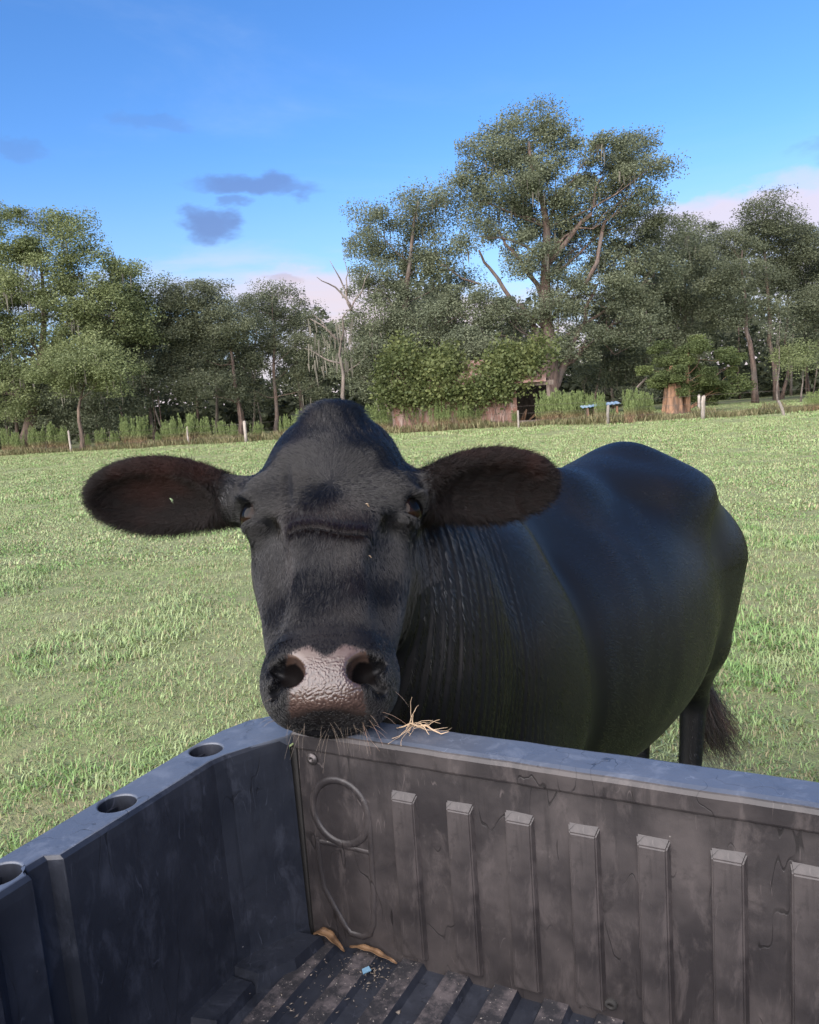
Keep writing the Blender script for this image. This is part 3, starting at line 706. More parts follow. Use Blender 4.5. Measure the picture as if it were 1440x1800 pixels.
mesh_obj('fluted_trunk', V, Fc, M_REDBARK, ced, True)
# the wood behind, which reads as one dark mass
n = 150000; xx = tr.random(n)*150-75; dp = tr.random(n); yy = 70+26*dp
hgt = (8.5+3.5*np.sin(xx*.23+1)+2.5*np.sin(xx*.61)+1.5*np.sin(xx*1.7)); zz = hgt*(tr.random(n)**.55)
zz = np.where(tr.random(n) < .35, tr.random(n)*2.8, zz)
cl = np.floor(xx/1.1)*7.1+np.floor(zz/.9)*3.7+np.floor(dp*9)*1.9; P = np.stack([xx, yy, zz], -1)[(np.sin(cl*12.9)*43758.5) % 1 > .22]
tag(obj('woodland', leaves_mesh('woodland', P, .70, M_WOOD)), 'dark dense wood closing the view behind the nearer trees', 'woodland', kind='stuff')
# slim trunks standing in the gloom of the wood
for i in range(46):
    px = tr.random()*1500-30; yy = 61+10*tr.random()
    if 640 < px < 1000 and tr.random() < .6: continue
    b_ = pixy(px, 720, yy); b_[2] = -.1; hh_ = 6.5+3.5*tr.random(); top = b_+np.array([tr.normal()*.5, tr.normal()*.4, hh_]); q = bend(b_, top, 6, .02); r_ = .06+.09*tr.random()
    t_ = empty('pine_tree', b_); reg = 'behind the broad mossy oak' if px < 290 else 'behind the straight pines' if px < 600 else 'behind the barn and the huge oak' if px < 1060 else 'behind the cedar' if px < 1300 else 'behind the tallest pine'
    tag(t_, 'slim pole-like pine trunk in the wood '+reg, 'tree', 'slim trunks '+reg)
    mb = MB(); mb.tube([p-b_ for p in q], [r_*(1-.6*k/5) for k in range(6)], n=6); mb.build('trunk', M_PBARK if tr.random() < .6 else M_SNAG, t_, True)
    P = np.concatenate([top-b_+tr.normal(size=3)*np.array([1.0, 1., .9])-np.array([0, 0, .8])+tr.normal(size=(55, 3))*np.array([.55, .55, .3]) for _ in range(9)])
    obj('crown', leaves_mesh('crown', P, .26, M_PINE), None, t_)
# ---------------------------------------------------------------- old barn
def rust_mat(nt):
    p = wpos(nt); a = nt.noise(p, 1.7, 5, .65); b_ = nt.noise(nt.mapping(p, scale=(9, 9, 1.2)), 1., 4, .6)
    c = nt.mix(nt.smooth(a, .35, .65), (.34, .23, .19), (.24, .12, .085)); c = nt.mix(nt.smooth(b_, .5, .7), c, (.44, .36, .32))
    return bsdf(nt, Base_Color=c, Roughness=.75, Metallic=.1).outputs[0]
M_RUST = material('rusty_sheet', rust_mat)
M_OLDWOOD = bark_mat('old_timber', (.12, .09, .07), (.27, .21, .17))
M_SHADEW = bark_mat('shaded_barn_inside', (.03, .024, .02), (.07, .055, .045))  # old timber darkened to paint in the shade inside the barn
B0 = gnd(694, 762); B1 = gnd(968, 745); bd = B1-B0; BLn = np.linalg.norm(bd); bd /= BLn; bnrm = np.array([bd[1], -bd[0], 0]); bnrm *= -np.sign(bnrm[1])*1.   # bnrm points towards the field
bang = math.atan2(bd[1], bd[0])
barn = empty('barn', B0, bang); tag(barn, 'low old barn of rusty corrugated sheets overgrown with vines', 'barn')
WH = 2.05; open0 = BLn*.745
def corr(w_, h_, n=9):
    V, Fc = [], []
    m = n*4
    for i in range(m+1):
        x = w_*i/m; y_ = -.018*math.cos(i*math.pi/2*1.)
        V += [(x, y_, 0), (x, y_, h_)]
    for i in range(m): Fc.append((2*i, 2*i+2, 2*i+3, 2*i+1))
    return V, Fc
x = 0.; k = 0; sheet_me = None
while x < open0-.1:
    w_ = .66
    if sheet_me is None: o = mesh_obj('metal_sheet', *corr(w_+.03, WH), M_RUST, barn); sheet_me = o.data
    else: o = obj('metal_sheet', sheet_me, None, barn)
    o.location = (x, -.03-.012*(k % 2), .04+.05*tr.random()); o.rotation_euler = (0, (tr.random()-.5)*.03, 0); o.scale = (1, 1, .93+.08*tr.random()); x += w_; k += 1
def bbox(nm, a, b, mat): mb = MB(); mb.box(a, b); o = mb.build(nm, mat, barn); return o
for x_ in (0.02, BLn*.37, open0+.05, BLn-.05): bbox('post', (x_-.08, .02, -.1), (x_+.08, .18, WH+.1), M_OLDWOOD)
bbox('beam', (-.1, .0, WH-.02), (BLn+.25, .20, WH+.22), M_OLDWOOD)
bbox('sill', (open0, .02, .08), (BLn, .16, .26), M_OLDWOOD)
bbox('back_wall', (0, 4.0, 0), (BLn, 4.06, WH+.4), M_SHADEW); bbox('end_wall', (-.02, .2, 0), (.04, 4., WH), M_SHADEW); bbox('end_wall', (BLn-.02, .22, 0), (BLn+.04, 4., WH), M_SHADEW)
for x_, a_ in ((open0+.5, .9), (open0+.9, .5), (open0+.7, 1.2)):
    mb = MB(); mb.tube([(x_, 1.2, .1), (x_+.5*math.cos(a_), 1.0, .25+.6*math.sin(a_))], [.06, .05], n=5); mb.build('loose_timber', M_REDBARK, barn)
# gable roof of corrugated strips
for k_ in range(int((BLn+.6)/.7)):
    x_ = -.25+.7*k_
    for side_ in (0, 1):
        V, Fc = corr(.72, 2.75, 7)
        V = [(a_+x_, b_+(-.35+c_*.80 if side_ == 0 else 4.45-c_*.80), WH+.16+c_*.52+b_*.6) for a_, b_, c_ in V]
        mesh_obj('roof_sheet', V, Fc, M_RUST, barn)
mb = MB(); mb.add(([(BLn+.02, .0, WH+.1), (BLn+.02, 4.1, WH+.1), (BLn+.02, 2.05, WH+1.45), (BLn+.06, .0, WH+.1), (BLn+.06, 4.1, WH+.1), (BLn+.06, 2.05, WH+1.45)], [(0, 1, 2), (3, 5, 4), (0, 3, 4, 1), (1, 4, 5, 2), (2, 5, 3, 0)])); mb.build('gable', M_OLDWOOD, barn)
# vines over the roof
vn = empty('vine', B0, bang); tag(vn, 'thick leafy vine smothering the barn roof and eaves', 'vine')
P = []; VT = []
for _ in range(300):
    x_ = tr.random()*(BLn+.7)-.5; t = tr.random(); up_ = .25+.9*tr.random()**2
    if x_ > open0 and (t >= .72 or tr.random() < .35): continue
    if t < .72: c_ = tr.random()*2.7; q = np.array([x_, -.35+c_*.8, WH+.2+c_*.52+up_*.8*tr.random()])
    else: q = np.array([x_, -.30-.15*tr.random(), WH+.15-.5*tr.random()**2.2])
    P.append(q+np.array([0, 0, .55*math.sin(x_*.9+.6)+.5*math.sin(x_*2.3+1)])*(t < .72)+tr.normal(size=(95, 3))*np.array([.36, .28, .34])); VT.append(np.full(95, tr.random()))
P = np.concatenate(P); obj('leaves', leaves_mesh('leaves', P, .17, M_VINE, np.concatenate(VT), .6, .75), None, vn)
mb = MB()
for _ in range(24):
    x_ = tr.random()*open0; a_ = np.array([x_, -.12, .0]); b_ = np.array([x_+tr.normal()*.5, -.15, WH+.1]); c_ = b_+np.array([tr.normal()*.6, 1.2, .9]); mb.tube(bend(a_, b_, 5, .06)+[c_], [.02, .018, .016, .014, .012, .008], n=4)
mb.build('stems', M_BARK, vn)
make_tree('shrub_tree', 'bushy growth crowding over the barn roof from behind', 50.3, (800, 745), (800, 640), .15,
          [(668, 645, 40, 34), (715, 625, 46, 30), (770, 628, 46, 34), (825, 618, 46, 34), (880, 632, 44, 34), (925, 640, 30, 26)], M_OAK, M_BARK, .2, 1.0, moss=.1)
# ---------------------------------------------------------------- tall weeds along the fence
M_WEED = material('weed_plumes', lambda nt: (lambda z_, at: bsdf(nt, Base_Color=nt.mix(nt.smooth(z_, .25, .75), nt.mix(at, (.20, .12, .07), (.30, .21, .12)), nt.mix(at, (.10, .145, .042), (.20, .25, .085))), Roughness=.7).outputs[0])(nt.add('ShaderNodeSeparateXYZ', {0: opos(nt)}).outputs[2], nt.add('ShaderNodeAttribute', attribute_name='tone').outputs['Fac']))
def weed_meshes(seed):
    r = np.random.default_rng(seed); mb = MB(); P = []
    for _ in range(26):
        b_ = np.append(r.normal(size=2)*np.array([.30, .22]), -.03); h_ = .95+.65*r.random(); t_ = b_+np.array([r.normal()*.10, r.normal()*.10, h_]); mb.tube(bend(b_, t_, 4, .02), [.009, .008, .006, .003], n=4)
        s = r.random(95)**.75; q = b_+(t_-b_)*(.30+.70*s)[:, None]; q = q+r.normal(size=(95, 3))*(.085*(1.12-s)+.012)[:, None]*np.array([1, 1, .5]); P.append(q)
        s = r.random(14)*.35; P.append(b_+(t_-b_)*s[:, None]+r.normal(size=(14, 3))*.05)
    me1 = bpy.data.meshes.new('stems'); me1.from_pydata([tuple(v) for v in mb.v], [], mb.f); me1.materials.append(M_WEED)
    at = me1.attributes.new('tone', 'FLOAT', 'POINT'); at.data.foreach_set('value', np.full(len(me1.vertices), .4, np.float32))
    return me1, leaves_mesh('plumes', np.concatenate(P), .10, M_WEED, None, 1., .22, .62)
WM = [weed_meshes(s_) for s_ in (1, 2, 3, 4)]
def weed(px, topy, sx=1., yoff=0., lab='tall feathery weed clump with brown stems in the weedy fence row', grp='weed clumps along the fence'):
    yg = np.interp(px, (0, 430, 700, 890, 1070, 1235, 1440), (52.5, 47.5, 44.5, 43, 38.5, 36.5, 36.5))+yoff
    b_ = pixy(px, 750, yg); b_[2] = 0; tp = pixy(px, topy, yg); h_ = max(.5, tp[2])
    e = empty('weed_clump', b_, tr.random()*6.28); reg = 'below the broad mossy oak' if px < 270 else 'below the straight pines' if px < 600 else 'against the rusty barn wall' if px < 870 else 'around the barn opening' if px < 995 else 'about the blue metal sheet' if px < 1200 else 'by the hard leaning post'
    tag(e, 'tall feathery weed clump with brown stems '+reg, 'weeds', 'weed clumps '+reg); k_ = h_/1.55; e.scale = (k_*.8*sx, k_*.8*sx, k_)
    a, b = WM[tr.integers(0, 4)]; obj('stems', a, None, e); obj('plumes', b, None, e)
for px, ty, sx in ((5, 752, 1.), (28, 758, 1.), (58, 748, 1.), (85, 742, 1.1), (108, 748, 1.), (150, 762, .9), (172, 752, 1.), (198, 756, 1.), (224, 728, 1.1), (246, 730, 1.1), (292, 738, 1.), (308, 732, .9), (333, 724, 1.1), (356, 732, 1.), (388, 738, 1.), (410, 742, .9), (455, 740, 1.), (500, 728, 1.), (525, 718, 1.1), (545, 715, 1.), (275, 758, .8), (-25, 750, 1.),
                   (655, 705, 1.1), (680, 712, .9), (708, 712, .9), (734, 708, .9), (759, 706, 1.), (785, 706, 1.), (810, 704, .9), (833, 706, .9), (722, 702, 1.), (745, 704, 1.), (772, 702, 1.), (797, 700, 1.), (822, 698, 1.), (840, 700, .9), (905, 722, .8), (955, 700, .8), (966, 686, 1.), (984, 682, 1.1), (1004, 686, 1.), (1022, 686, 1.), (1042, 690, .9), (1058, 690, .8), (1108, 682, .9), (1126, 684, 1.), (1142, 692, .9), (1425, 688, 1.), (1442, 684, 1.), (1000, 712, 1.), (1080, 718, .8)):
    weed(px, ty, sx, tr.normal()*.3)
# rank brown grass at the foot of the weeds
n = 9000; px = tr.random(n)*1560-60; yg = np.interp(px, (0, 430, 700, 890, 1070, 1235, 1440), (52., 47., 44., 42.6, 38., 36.6, 36.8))+tr.normal(size=n)*.55
P = np.stack([[(ray(a, 740)*(b/ray(a, 740)[1]))[0] for a, b in zip(px, yg)], yg, .05+.28*tr.random(n)*np.clip(vnoise(px, px*0, 40, 6)*1.6, .2, 1.3)], -1)
M_RANK = leaf_mat('rank_grass', (.12, .13, .055), (.26, .22, .12), .1)
tag(obj('dry_grass_strip', leaves_mesh('dry_grass_strip', P, .30, M_RANK, None, 1., .16, .7)), 'strip of rank brown grass along the old fence line', 'grass', kind='stuff')
# ---------------------------------------------------------------- fence
M_POST = bark_mat('grey_post', (.22, .19, .16), (.42, .37, .32))
for px, by, ty, r_, ln_, lab in ((125, 795, 757, .065, 0, 'weathered fence post amid the weeds below the small mossy oak'), (331, 783, 750, .06, 3, 'slim weathered fence post beside the tallest weed clumps'), (433, 778, 740, .09, 0, 'stout grey fence post nearest the slender pine'),
                                 (672, 752, 690, .055, -6, 'leaning grey fence post by the barn corner'), (1068, 746, 712, .07, 4, 'grey fence post standing in front of the blue metal sheet'), (1236, 738, 696, .085, 2, 'paired split fence post by the cedar'), (1230, 733, 694, .07, 0, 'darker twin of the split post by the cedar'),
                                 (1380, 731, 702, .06, -22, 'fence post leaning hard over near the wood edge'), (1140, 738, 706, .05, 0, 'thin fence stake between blue sheet and fluted trunk'), (912, 752, 722, .05, 0, 'thin grey stake before the barn opening')):
    b_ = gnd(px, by); b_[2] = 0; h_ = (by-ty)*b_[1]/F_PX; mb = MB()
    a_ = rad(ln_)
    q = [(math.sin(a_)*h_*t+.01*tr.normal(), .01*tr.normal(), -.15*(t == 0)+math.cos(a_)*h_*t) for t in (0, .25, .5, .75, .97, 1.)]
    V, Fc = tube(q, [r_*1.05, r_, r_*.97, r_, r_*.92, r_*.6], n=9); o = mesh_obj('fence_post', V, Fc, M_POST, None, True); o.location = tuple(b_)
    tag(o, lab, 'fence post')
M_WIRE = material('rusted_wire', lambda nt: bsdf(nt, Base_Color=nt.mix(nt.noise(wpos(nt), 3.), (.10, .07, .055), (.17, .15, .14)), Roughness=.6, Metallic=.6).outputs[0])
for hz, nm in ((.35, 'lowest'), (.7, 'middle'), (1.05, 'topmost')):
    q = []
    for a, b in (((60, 799), None), ((125, 795), None), ((331, 783), None), ((433, 778), None), ((672, 756), None), ((912, 752), None), ((1068, 746), None), ((1236, 738), None), ((1380, 731), None), ((1440, 726), None)):
        g_ = gnd(*a); q.append(np.array([g_[0], g_[1], hz]))
    o = mesh_obj('fence_wire', *tube(q, [.006]*len(q), n=4), M_WIRE); tag(o, '%s rusty wire strand of the pasture fence' % nm, 'wire')
# ---------------------------------------------------------------- blue sheet on props, broken plank
e0 = pixy(1058, 745, 39.2); e0[2] = 0; pr = empty('sheet_metal_stand', e0); tag(pr, 'pale blue metal sheet propped on rusty legs among the weeds', 'metal sheet')
M_BLUE = material('blue_sheet', lambda nt: bsdf(nt, Base_Color=nt.mix(nt.smooth(nt.noise(wpos(nt), 2.5, 4), .4, .65), (.22, .36, .52), (.42, .52, .62)), Roughness=.35, Metallic=.3).outputs[0])
V, Fc = corr(1.85, .9, 10); o = mesh_obj('sheet', [(a-.95, c*.75-.3, .78+b*.8+.12*c+.10*(a/1.85)) for a, b, c in V], Fc, M_BLUE, pr)
for a, b in ((-.7, -.2), (.7, -.2), (.65, .35), (-.6, .35)): mb = MB(); mb.box((a-.05, b-.05, -.05), (a+.05, b+.05, .76)); mb.build('leg', M_REDBARK, pr)
mb = MB(); mb.box((-.35, -.18, .1), (.1, .2, .74)); mb.build('drum', M_RUST, pr)
o = mesh_obj('broken_plank', *tube([pixy(1120, 681, 45)-pixy(1120, 681, 45), pixy(1137, 664, 45)-pixy(1120, 681, 45)], [.055, .05], n=4), M_SNAG); o.location = tuple(pixy(1120, 681, 45)); tag(o, 'pale broken branch stub poking out beside the cedar', 'branch')
# ---------------------------------------------------------------- the cow: one continuous skin grown from a blended distance field
HO = np.array([.69, 2.60, 0.]); CFW = np.array([-.616, -.788, 0.]); CLF = np.array([.788, -.616, 0.])     # cow frame: hips, forward, its left side
C2W = np.stack([CFW, CLF, np.array([0, 0, 1.])])                # rows
def c2w(p): return np.asarray(p, float) @ C2W + HO
HP0 = pix(582, 712, 1.30); HM = pix(572, 1215, 1.03)
HA = HM-HP0; HA /= np.linalg.norm(HA); HT = CR-(CR@HA)*HA; HT /= np.linalg.norm(HT); HN = np.cross(HA, HT)
HB = np.stack([HT, HA, HN])                                     # head frame rows: across, down the face, out of the face
def h2w(p): return np.asarray(p, float) @ HB + HP0
def w2h(P): return (P-HP0) @ HB.T
OPS = []
def op(kind, k, fn, lo, hi, tagname=''): OPS.append((kind, k, fn, np.asarray(lo), np.asarray(hi)))
def ell(c, r, B=None, k=.03, sub=False):
    c = np.asarray(c, float); r = np.asarray(r, float); B = np.eye(3) if B is None else B
    def fn(P):
        q = (P-c) @ B.T
        k0 = np.sqrt(((q/r)**2).sum(-1)); k1 = np.sqrt(((q/(r*r))**2).sum(-1))+1e-9
        return k0*(k0-1)/k1
    e = np.sqrt(((B*r[:, None])**2).sum(0)); op('sub' if sub else 'add', k, fn, c-e, c+e)
def cone(a, b, ra, rb, k=.04, squash=None):
    a = np.asarray(a, float); b = np.asarray(b, float); ab = b-a; L2 = ab@ab
    def fn(P):
        p = P-a; t = np.clip(p@ab/L2, 0, 1); q = p-t[..., None]*ab
        if squash is not None:
            ax, f_ = squash; m = q@ax; q = q+(f_-1)*m[..., None]*ax
        return np.sqrt((q*q).sum(-1))-(ra+(rb-ra)*t)
    R_ = max(ra, rb); op('add', k, fn, np.minimum(a, b)-R_, np.maximum(a, b)+R_)
def rbox(c, hf, r, B, k=.03, sub=False):
    c = np.asarray(c, float); hf = np.asarray(hf, float)-r
    def fn(P):
        q = np.abs((P-c) @ B.T)-hf
        return np.sqrt((np.maximum(q, 0)**2).sum(-1))+np.minimum(q.max(-1), 0)-r
    e = np.abs(B.T) @ (hf+r); op('sub' if sub else 'add', k, fn, c-e, c+e)
# body, in the cow frame then moved to the world (grid is in cow frame; head given in world coords mapped back)
W2C = lambda P: (np.asarray(P)-HO) @ C2W.T
HBc = HB @ C2W.T
def hp(t, s, n): return W2C(h2w((t, s, n)))
# trunk
ell((.50, 0, .905), (.66, .325, .385), k=.12)
ell((.30, 0, .86), (.50, .315, .33), k=.12)
ell((.14, 0, .95), (.40, .27, .34), k=.14)
ell((1.00, 0, .93), (.30, .245, .36), k=.14)
ell((-.08, 0, 1.05), (.38, .225, .27), k=.14)
cone((1.05, 0, 1.265), (.5, 0, 1.25), .085, .085, k=.12)
cone((.5, 0, 1.25), (.0, 0, 1.30), .085, .075, k=.12)
cone((.0, 0, 1.30), (-.38, 0, 1.25), .075, .055, k=.10)
for s_ in (1, -1):
    ell((.0, s_*.16, 1.238), (.15, .09, .052), k=.18)                # hook bones
    ell((-.40, s_*.10, 1.17), (.06, .05, .07), k=.09)                # pin bones
    cone((-.17, s_*.14, 1.00), (-.16, s_*.15, .74), .165, .12, k=.12)    # thigh
    cone((-.27, s_*.14, 1.0), (-.30, s_*.135, .70), .14, .095, k=.10)
    cone((-.18, s_*.15, .70), (-.33, s_*.10, .47), .095, .05, k=.05)
    cone((-.33, s_*.10, .47), (-.27, s_*.095, .14), .048, .037, k=.03)
    cone((-.27, s_*.095, .14), (-.22, s_*.095, .045), .042, .05, k=.03)
    ell((-.205, s_*.095, .035), (.065, .05, .035), k=.02)
    ell((1.01, s_*.150, .98), (.16, .115, .29), k=.09)               # shoulder
    cone((1.10, s_*.165, .78), (.94, s_*.175, .62), .115, .095, k=.08)
    cone((.95, s_*.175, .62), (.98, s_*.16, .36), .082, .05, k=.05)
    cone((.98, s_*.16, .36), (.97, s_*.155, .13), .044, .036, k=.03)
    cone((.97, s_*.155, .13), (1.01, s_*.155, .045), .04, .05, k=.03)
    ell((1.02, s_*.155, .035), (.065, .05, .035), k=.02)
# neck and brisket
ell((1.15, .02, .82), (.20, .16, .30), k=.12)
cone((1.00, 0, 1.20), (1.44, .12, 1.43), .16, .095, k=.10)
cone((1.10, .02, .98), (1.45, .13, 1.26), .205, .125, k=.12)
ell((1.27, .05, .92), (.14, .095, .29), k=.10)
ell(W2C(pix(765, 1150, 1.48)), (.14, .11, .26), k=.10)
ell(W2C(pix(735, 1260, 1.48)), (.12, .09, .22), k=.10)
# tail
tail_c = [(-.38, .0, 1.255), (-.47, .01, 1.17), (-.51, .03, .95), (-.52, .05, .68), (-.51, .07, .42)]
for a_, b_, ra, rb in zip(tail_c[:-1], tail_c[1:], (.045, .036, .026, .022), (.036, .026, .022, .016)): cone(a_, b_, ra, rb, k=.02)
# head
def hell(t, s, n, r, k=.03, sub=False, rot=None):
    B = HBc if rot is None else np.array(Matrix.Rotation(rot[1], 3, rot[0])) @ HBc
    ell(hp(t, s, n), r, B, k, sub)
hell(0, .098, -.085, (.112, .126, .068), .04)
hell(0, .045, -.075, (.066, .055, .056), .04)
hell(0, -.001, -.058, (.034, .032, .042), .035)
rbox(hp(0, .165, -.052), (.094, .10, .042), .035, HBc, .04)
rbox(hp(0, .325, -.052), (.062, .16, .045), .034, HBc, .04)
cone(hp(0, .06, -.13), hp(0, .20, -.15), .10, .095, .05)
for s_ in (1, -1):
    hell(s_*.099, .172, -.062, (.036, .048, .046), .03)
    hell(s_*.100, .142, -.044, (.030, .030, .026), .03)
    cone(hp(s_*.052, .235, -.115), hp(s_*.036, .405, -.088), .068, .052, .035)
    hell(s_*.070, .205, -.175, (.048, .11, .085), .05)
    cone(hp(s_*.045, .27, -.20), hp(s_*.015, .420, -.112), .052, .038, .04)
    hell(s_*.046, 0.4470, -0.0760, (.044, .052, .056), .03)
hell(0, 0.4360, -0.0650, (.083, .062, .060), .03)
hell(0, 0.4510, -0.0300, (.052, .046, .026), .02)
hell(0, 0.4740, -0.1060, (.052, .030, .040), .018)
for s_ in (1, -1):
    hell(s_*.050, 0.4180, -0.0260, (.020, .013, .018), .014)                                 # wing of the nostril
    hell(s_*.0475, 0.4480, -0.0140, (.0215, .0165, .032), .010, True, ('Z', s_*.6))
    hell(s_*.0640, 0.4400, -0.0240, (.0130, .0065, .020), .008, True, ('Z', s_*.5))         # nostril
    hell(s_*.060, 0.4610, -0.0320, (.020, .008, .014), .010, True, ('Z', -s_*.5))
    hell(s_*.090, .290, -.030, (.031, .085, .034), .028, True)                           # hollow under the eye
    hell(s_*.126, .179, -.038, (.023, .0180, .022), .010, True)                          # eye opening
    hell(s_*.117, .157, -.038, (.027, .009, .023), .012)                                 # upper lid
    hell(s_*.113, .1985, -.046, (.020, .006, .018), .010)                                # lower lid
rbox(hp(0, .503, -.05), (.058, .0028, .045), .0025, HBc, .010, True)                      # mouth
# ears
EARS = []
for s_, tip, basep, halfw in ((-1, (163, 872), (418, 868), .060), (1, (970, 846), (728, 862), .058)):
    tp = pix(*tip, 1.325); bp = pix(*basep, 1.30)
    ax = tp-bp; L = np.linalg.norm(ax); ax /= L
    nrm = np.array([s_*-.10, -.90, -.22]); nrm -= (nrm@ax)*ax; nrm /= np.linalg.norm(nrm); up = np.cross(ax, nrm); up *= np.sign(up[2])
    B = np.stack([ax, up, nrm]) @ C2W.T
    cen = bp+ax*L*.54
    ell(W2C(cen), (L*.48, halfw, .030), B, .02)
    cone(W2C(h2w((s_*.075, .115, -.12))), W2C(bp+ax*L*.30), .052, .030, .03)
    ell(W2C(cen+nrm*.023+ax*.002-up*.004), (L*.42, halfw*.82, .036), B, .012, True)
    EARS.append((cen, ax, up, nrm, L, halfw, s_))

def field(P, Dm=None):
    D_ = np.full(P.shape[:-1], 1., np.float32)
    for kind, k, fn, lo, hi in OPS:
        m = np.all((P > lo-k-.04) & (P < hi+k+.04), -1)
        if not m.any(): continue
        d_ = fn(P[m]); a = D_[m]
        if kind == 'add': h = np.maximum(k-np.abs(a-d_), 0)/k; D_[m] = np.minimum(a, d_)-h*h*k*.25
        else:
            d_ = -d_; h = np.maximum(k-np.abs(a-d_), 0)/k; D_[m] = np.maximum(a, d_)+h*h*k*.25
    return D_
def skin_mesh(h):
    lo = np.min([o[3] for o in OPS if o[0] == 'add'], 0)-.05; hi = np.max([o[4] for o in OPS if o[0] == 'add'], 0)+.05
    n = np.ceil((hi-lo)/h).astype(int)+1
    ax = [lo[i]+h*np.arange(n[i]) for i in range(3)]
    D_ = np.full(n, 1., np.float32)
    for kind, k, fn, l, u in OPS:
        a = np.maximum(((l-k-.04-lo)/h).astype(int), 0); b = np.minimum(((u+k+.04-lo)/h).astype(int)+2, n)
        sl_ = tuple(slice(a[i], b[i]) for i in range(3))
        G = np.stack(np.meshgrid(*[ax[i][sl_[i]].astype(np.float32) for i in range(3)], indexing='ij'), -1)
        d_ = fn(G).astype(np.float32); c = D_[sl_]
        if kind == 'add': q = np.maximum(k-np.abs(c-d_), 0)/k; D_[sl_] = np.minimum(c, d_)-q*q*k*.25
        else: d_ = -d_; q = np.maximum(k-np.abs(c-d_), 0)/k; D_[sl_] = np.maximum(c, d_)+q*q*k*.25
    S_ = D_ < 0
    cnt = np.zeros(n-1, np.uint8)
    for dx in (0, 1):
        for dy in (0, 1):
            for dz in (0, 1): cnt += S_[dx:n[0]-1+dx, dy:n[1]-1+dy, dz:n[2]-1+dz]
    act = (cnt > 0) & (cnt < 8)
    I = np.argwhere(act); vid = np.full(n-1, -1, np.int32); vid[act] = np.arange(len(I))
    cor = np.array([(i, j, k) for i in (0, 1) for j in (0, 1) for k in (0, 1)])
    vals = np.stack([D_[I[:, 0]+c[0], I[:, 1]+c[1], I[:, 2]+c[2]] for c in cor], -1)
    acc = np.zeros((len(I), 3)); w_ = np.zeros(len(I))
    for a in range(8):
        for b in range(a+1, 8):
            if np.abs(cor[a]-cor[b]).sum() != 1: continue
            m = (vals[:, a] < 0) != (vals[:, b] < 0); t = vals[m, a]/(vals[m, a]-vals[m, b])
            acc[m] += cor[a]+t[:, None]*(cor[b]-cor[a]); w_[m] += 1
    V = lo+h*(I+acc/w_[:, None])
    Q = []
    for ax_ in range(3):
        u_, v_ = [(1, 2), (2, 0), (0, 1)][ax_]
        s0 = [slice(None)]*3; s1 = [slice(None)]*3; s0[ax_] = slice(0, -1); s1[ax_] = slice(1, None)
        A_, B_ = S_[tuple(s0)], S_[tuple(s1)]
        E_ = np.argwhere(A_ != B_)
        E_ = E_[(E_[:, u_] > 0) & (E_[:, v_] > 0) & (E_[:, u_] < n[u_]-1) & (E_[:, v_] < n[v_]-1)]
        fl_ = A_[E_[:, 0], E_[:, 1], E_[:, 2]]
        def vv(du, dv):
            J = E_.copy(); J[:, u_] -= du; J[:, v_] -= dv; return vid[J[:, 0], J[:, 1], J[:, 2]]
        q = np.stack([vv(1, 1), vv(0, 1), vv(0, 0), vv(1, 0)], -1); q[~fl_] = q[~fl_][:, ::-1]
        Q.append(q)
    return V, np.concatenate(Q)
def project(P, it=3):
    for _ in range(it):
        e = .0015; d_ = field(P)
        g = np.stack([field(P+np.eye(3)[i]*e)-field(P-np.eye(3)[i]*e) for i in range(3)], -1)/(2*e)
        gl = (g*g).sum(-1); st = np.clip(d_, -.004, .004)/np.maximum(gl, .25)
        P = P-g*st[:, None]
    return P
CV, CQ = skin_mesh(.0068)
CV = CV.astype(np.float64)
# finer quads on the head: every quad near the head is split in four, then pulled back to the surface
def refine(V, Q, mask):
    """split marked quads 4-ways; neighbours with split edges become triangle fans -> returns verts, quads, tris"""
    E_ = np.sort(np.stack([Q, np.roll(Q, -1, 1)], -1).reshape(-1, 2), 1); key = E_[:, 0].astype(np.int64)*len(V)+E_[:, 1]
    uq, inv = np.unique(key, return_inverse=True); inv = inv.reshape(Q.shape)
    se = np.zeros(len(uq), bool); se[inv[mask].ravel()] = True
    mid = np.full(len(uq), -1); mid[se] = len(V)+np.arange(se.sum())
    mv = (V[uq[se]//len(V)]+V[uq[se] % len(V)])/2
    nv = len(V)+len(mv); Fq = np.argwhere(mask)[:, 0]; cen = nv+np.arange(len(Fq)); cv = V[Q[Fq]].mean(1)
    me_ = mid[inv[Fq]]; q = Q[Fq]
    quads = [np.stack([q[:, i], me_[:, i], cen, me_[:, (i-1) % 4]], -1) for i in range(4)]
    rest = np.argwhere(~mask)[:, 0]; hs = (mid[inv[rest]] >= 0).any(1)
    quads.append(Q[rest[~hs]])
    tr_ = []; V2 = np.concatenate([V, mv, cv]); ex = []; b0 = len(V2)
    for f in rest[hs]:
        loop = []
        for i in range(4):
            loop.append(Q[f, i]); m = mid[inv[f, i]]
            if m >= 0: loop.append(m)
        c = b0+len(ex); ex.append(V[Q[f]].mean(0))
        tr_ += [(loop[i], loop[(i+1) % len(loop)], c) for i in range(len(loop))]
    if ex: V2 = np.concatenate([V2, np.array(ex)])
    return V2, np.concatenate(quads), np.array(tr_).reshape(-1, 3)
fc = w2h(c2w(CV[CQ].mean(1)))
ccn = CV[CQ].mean(1)
hm_ = ((ccn[:, 0] > 1.05) & (ccn[:, 0] < 1.55) & (ccn[:, 2] > .5) & (ccn[:, 1] > -.05)) | (fc[:, 1] > -.06) & (np.abs(fc[:, 0]) < .16) & (fc[:, 2] > -.20) & (fc[:, 1] < .60)
CV, CQ, CT = refine(CV, CQ, hm_)
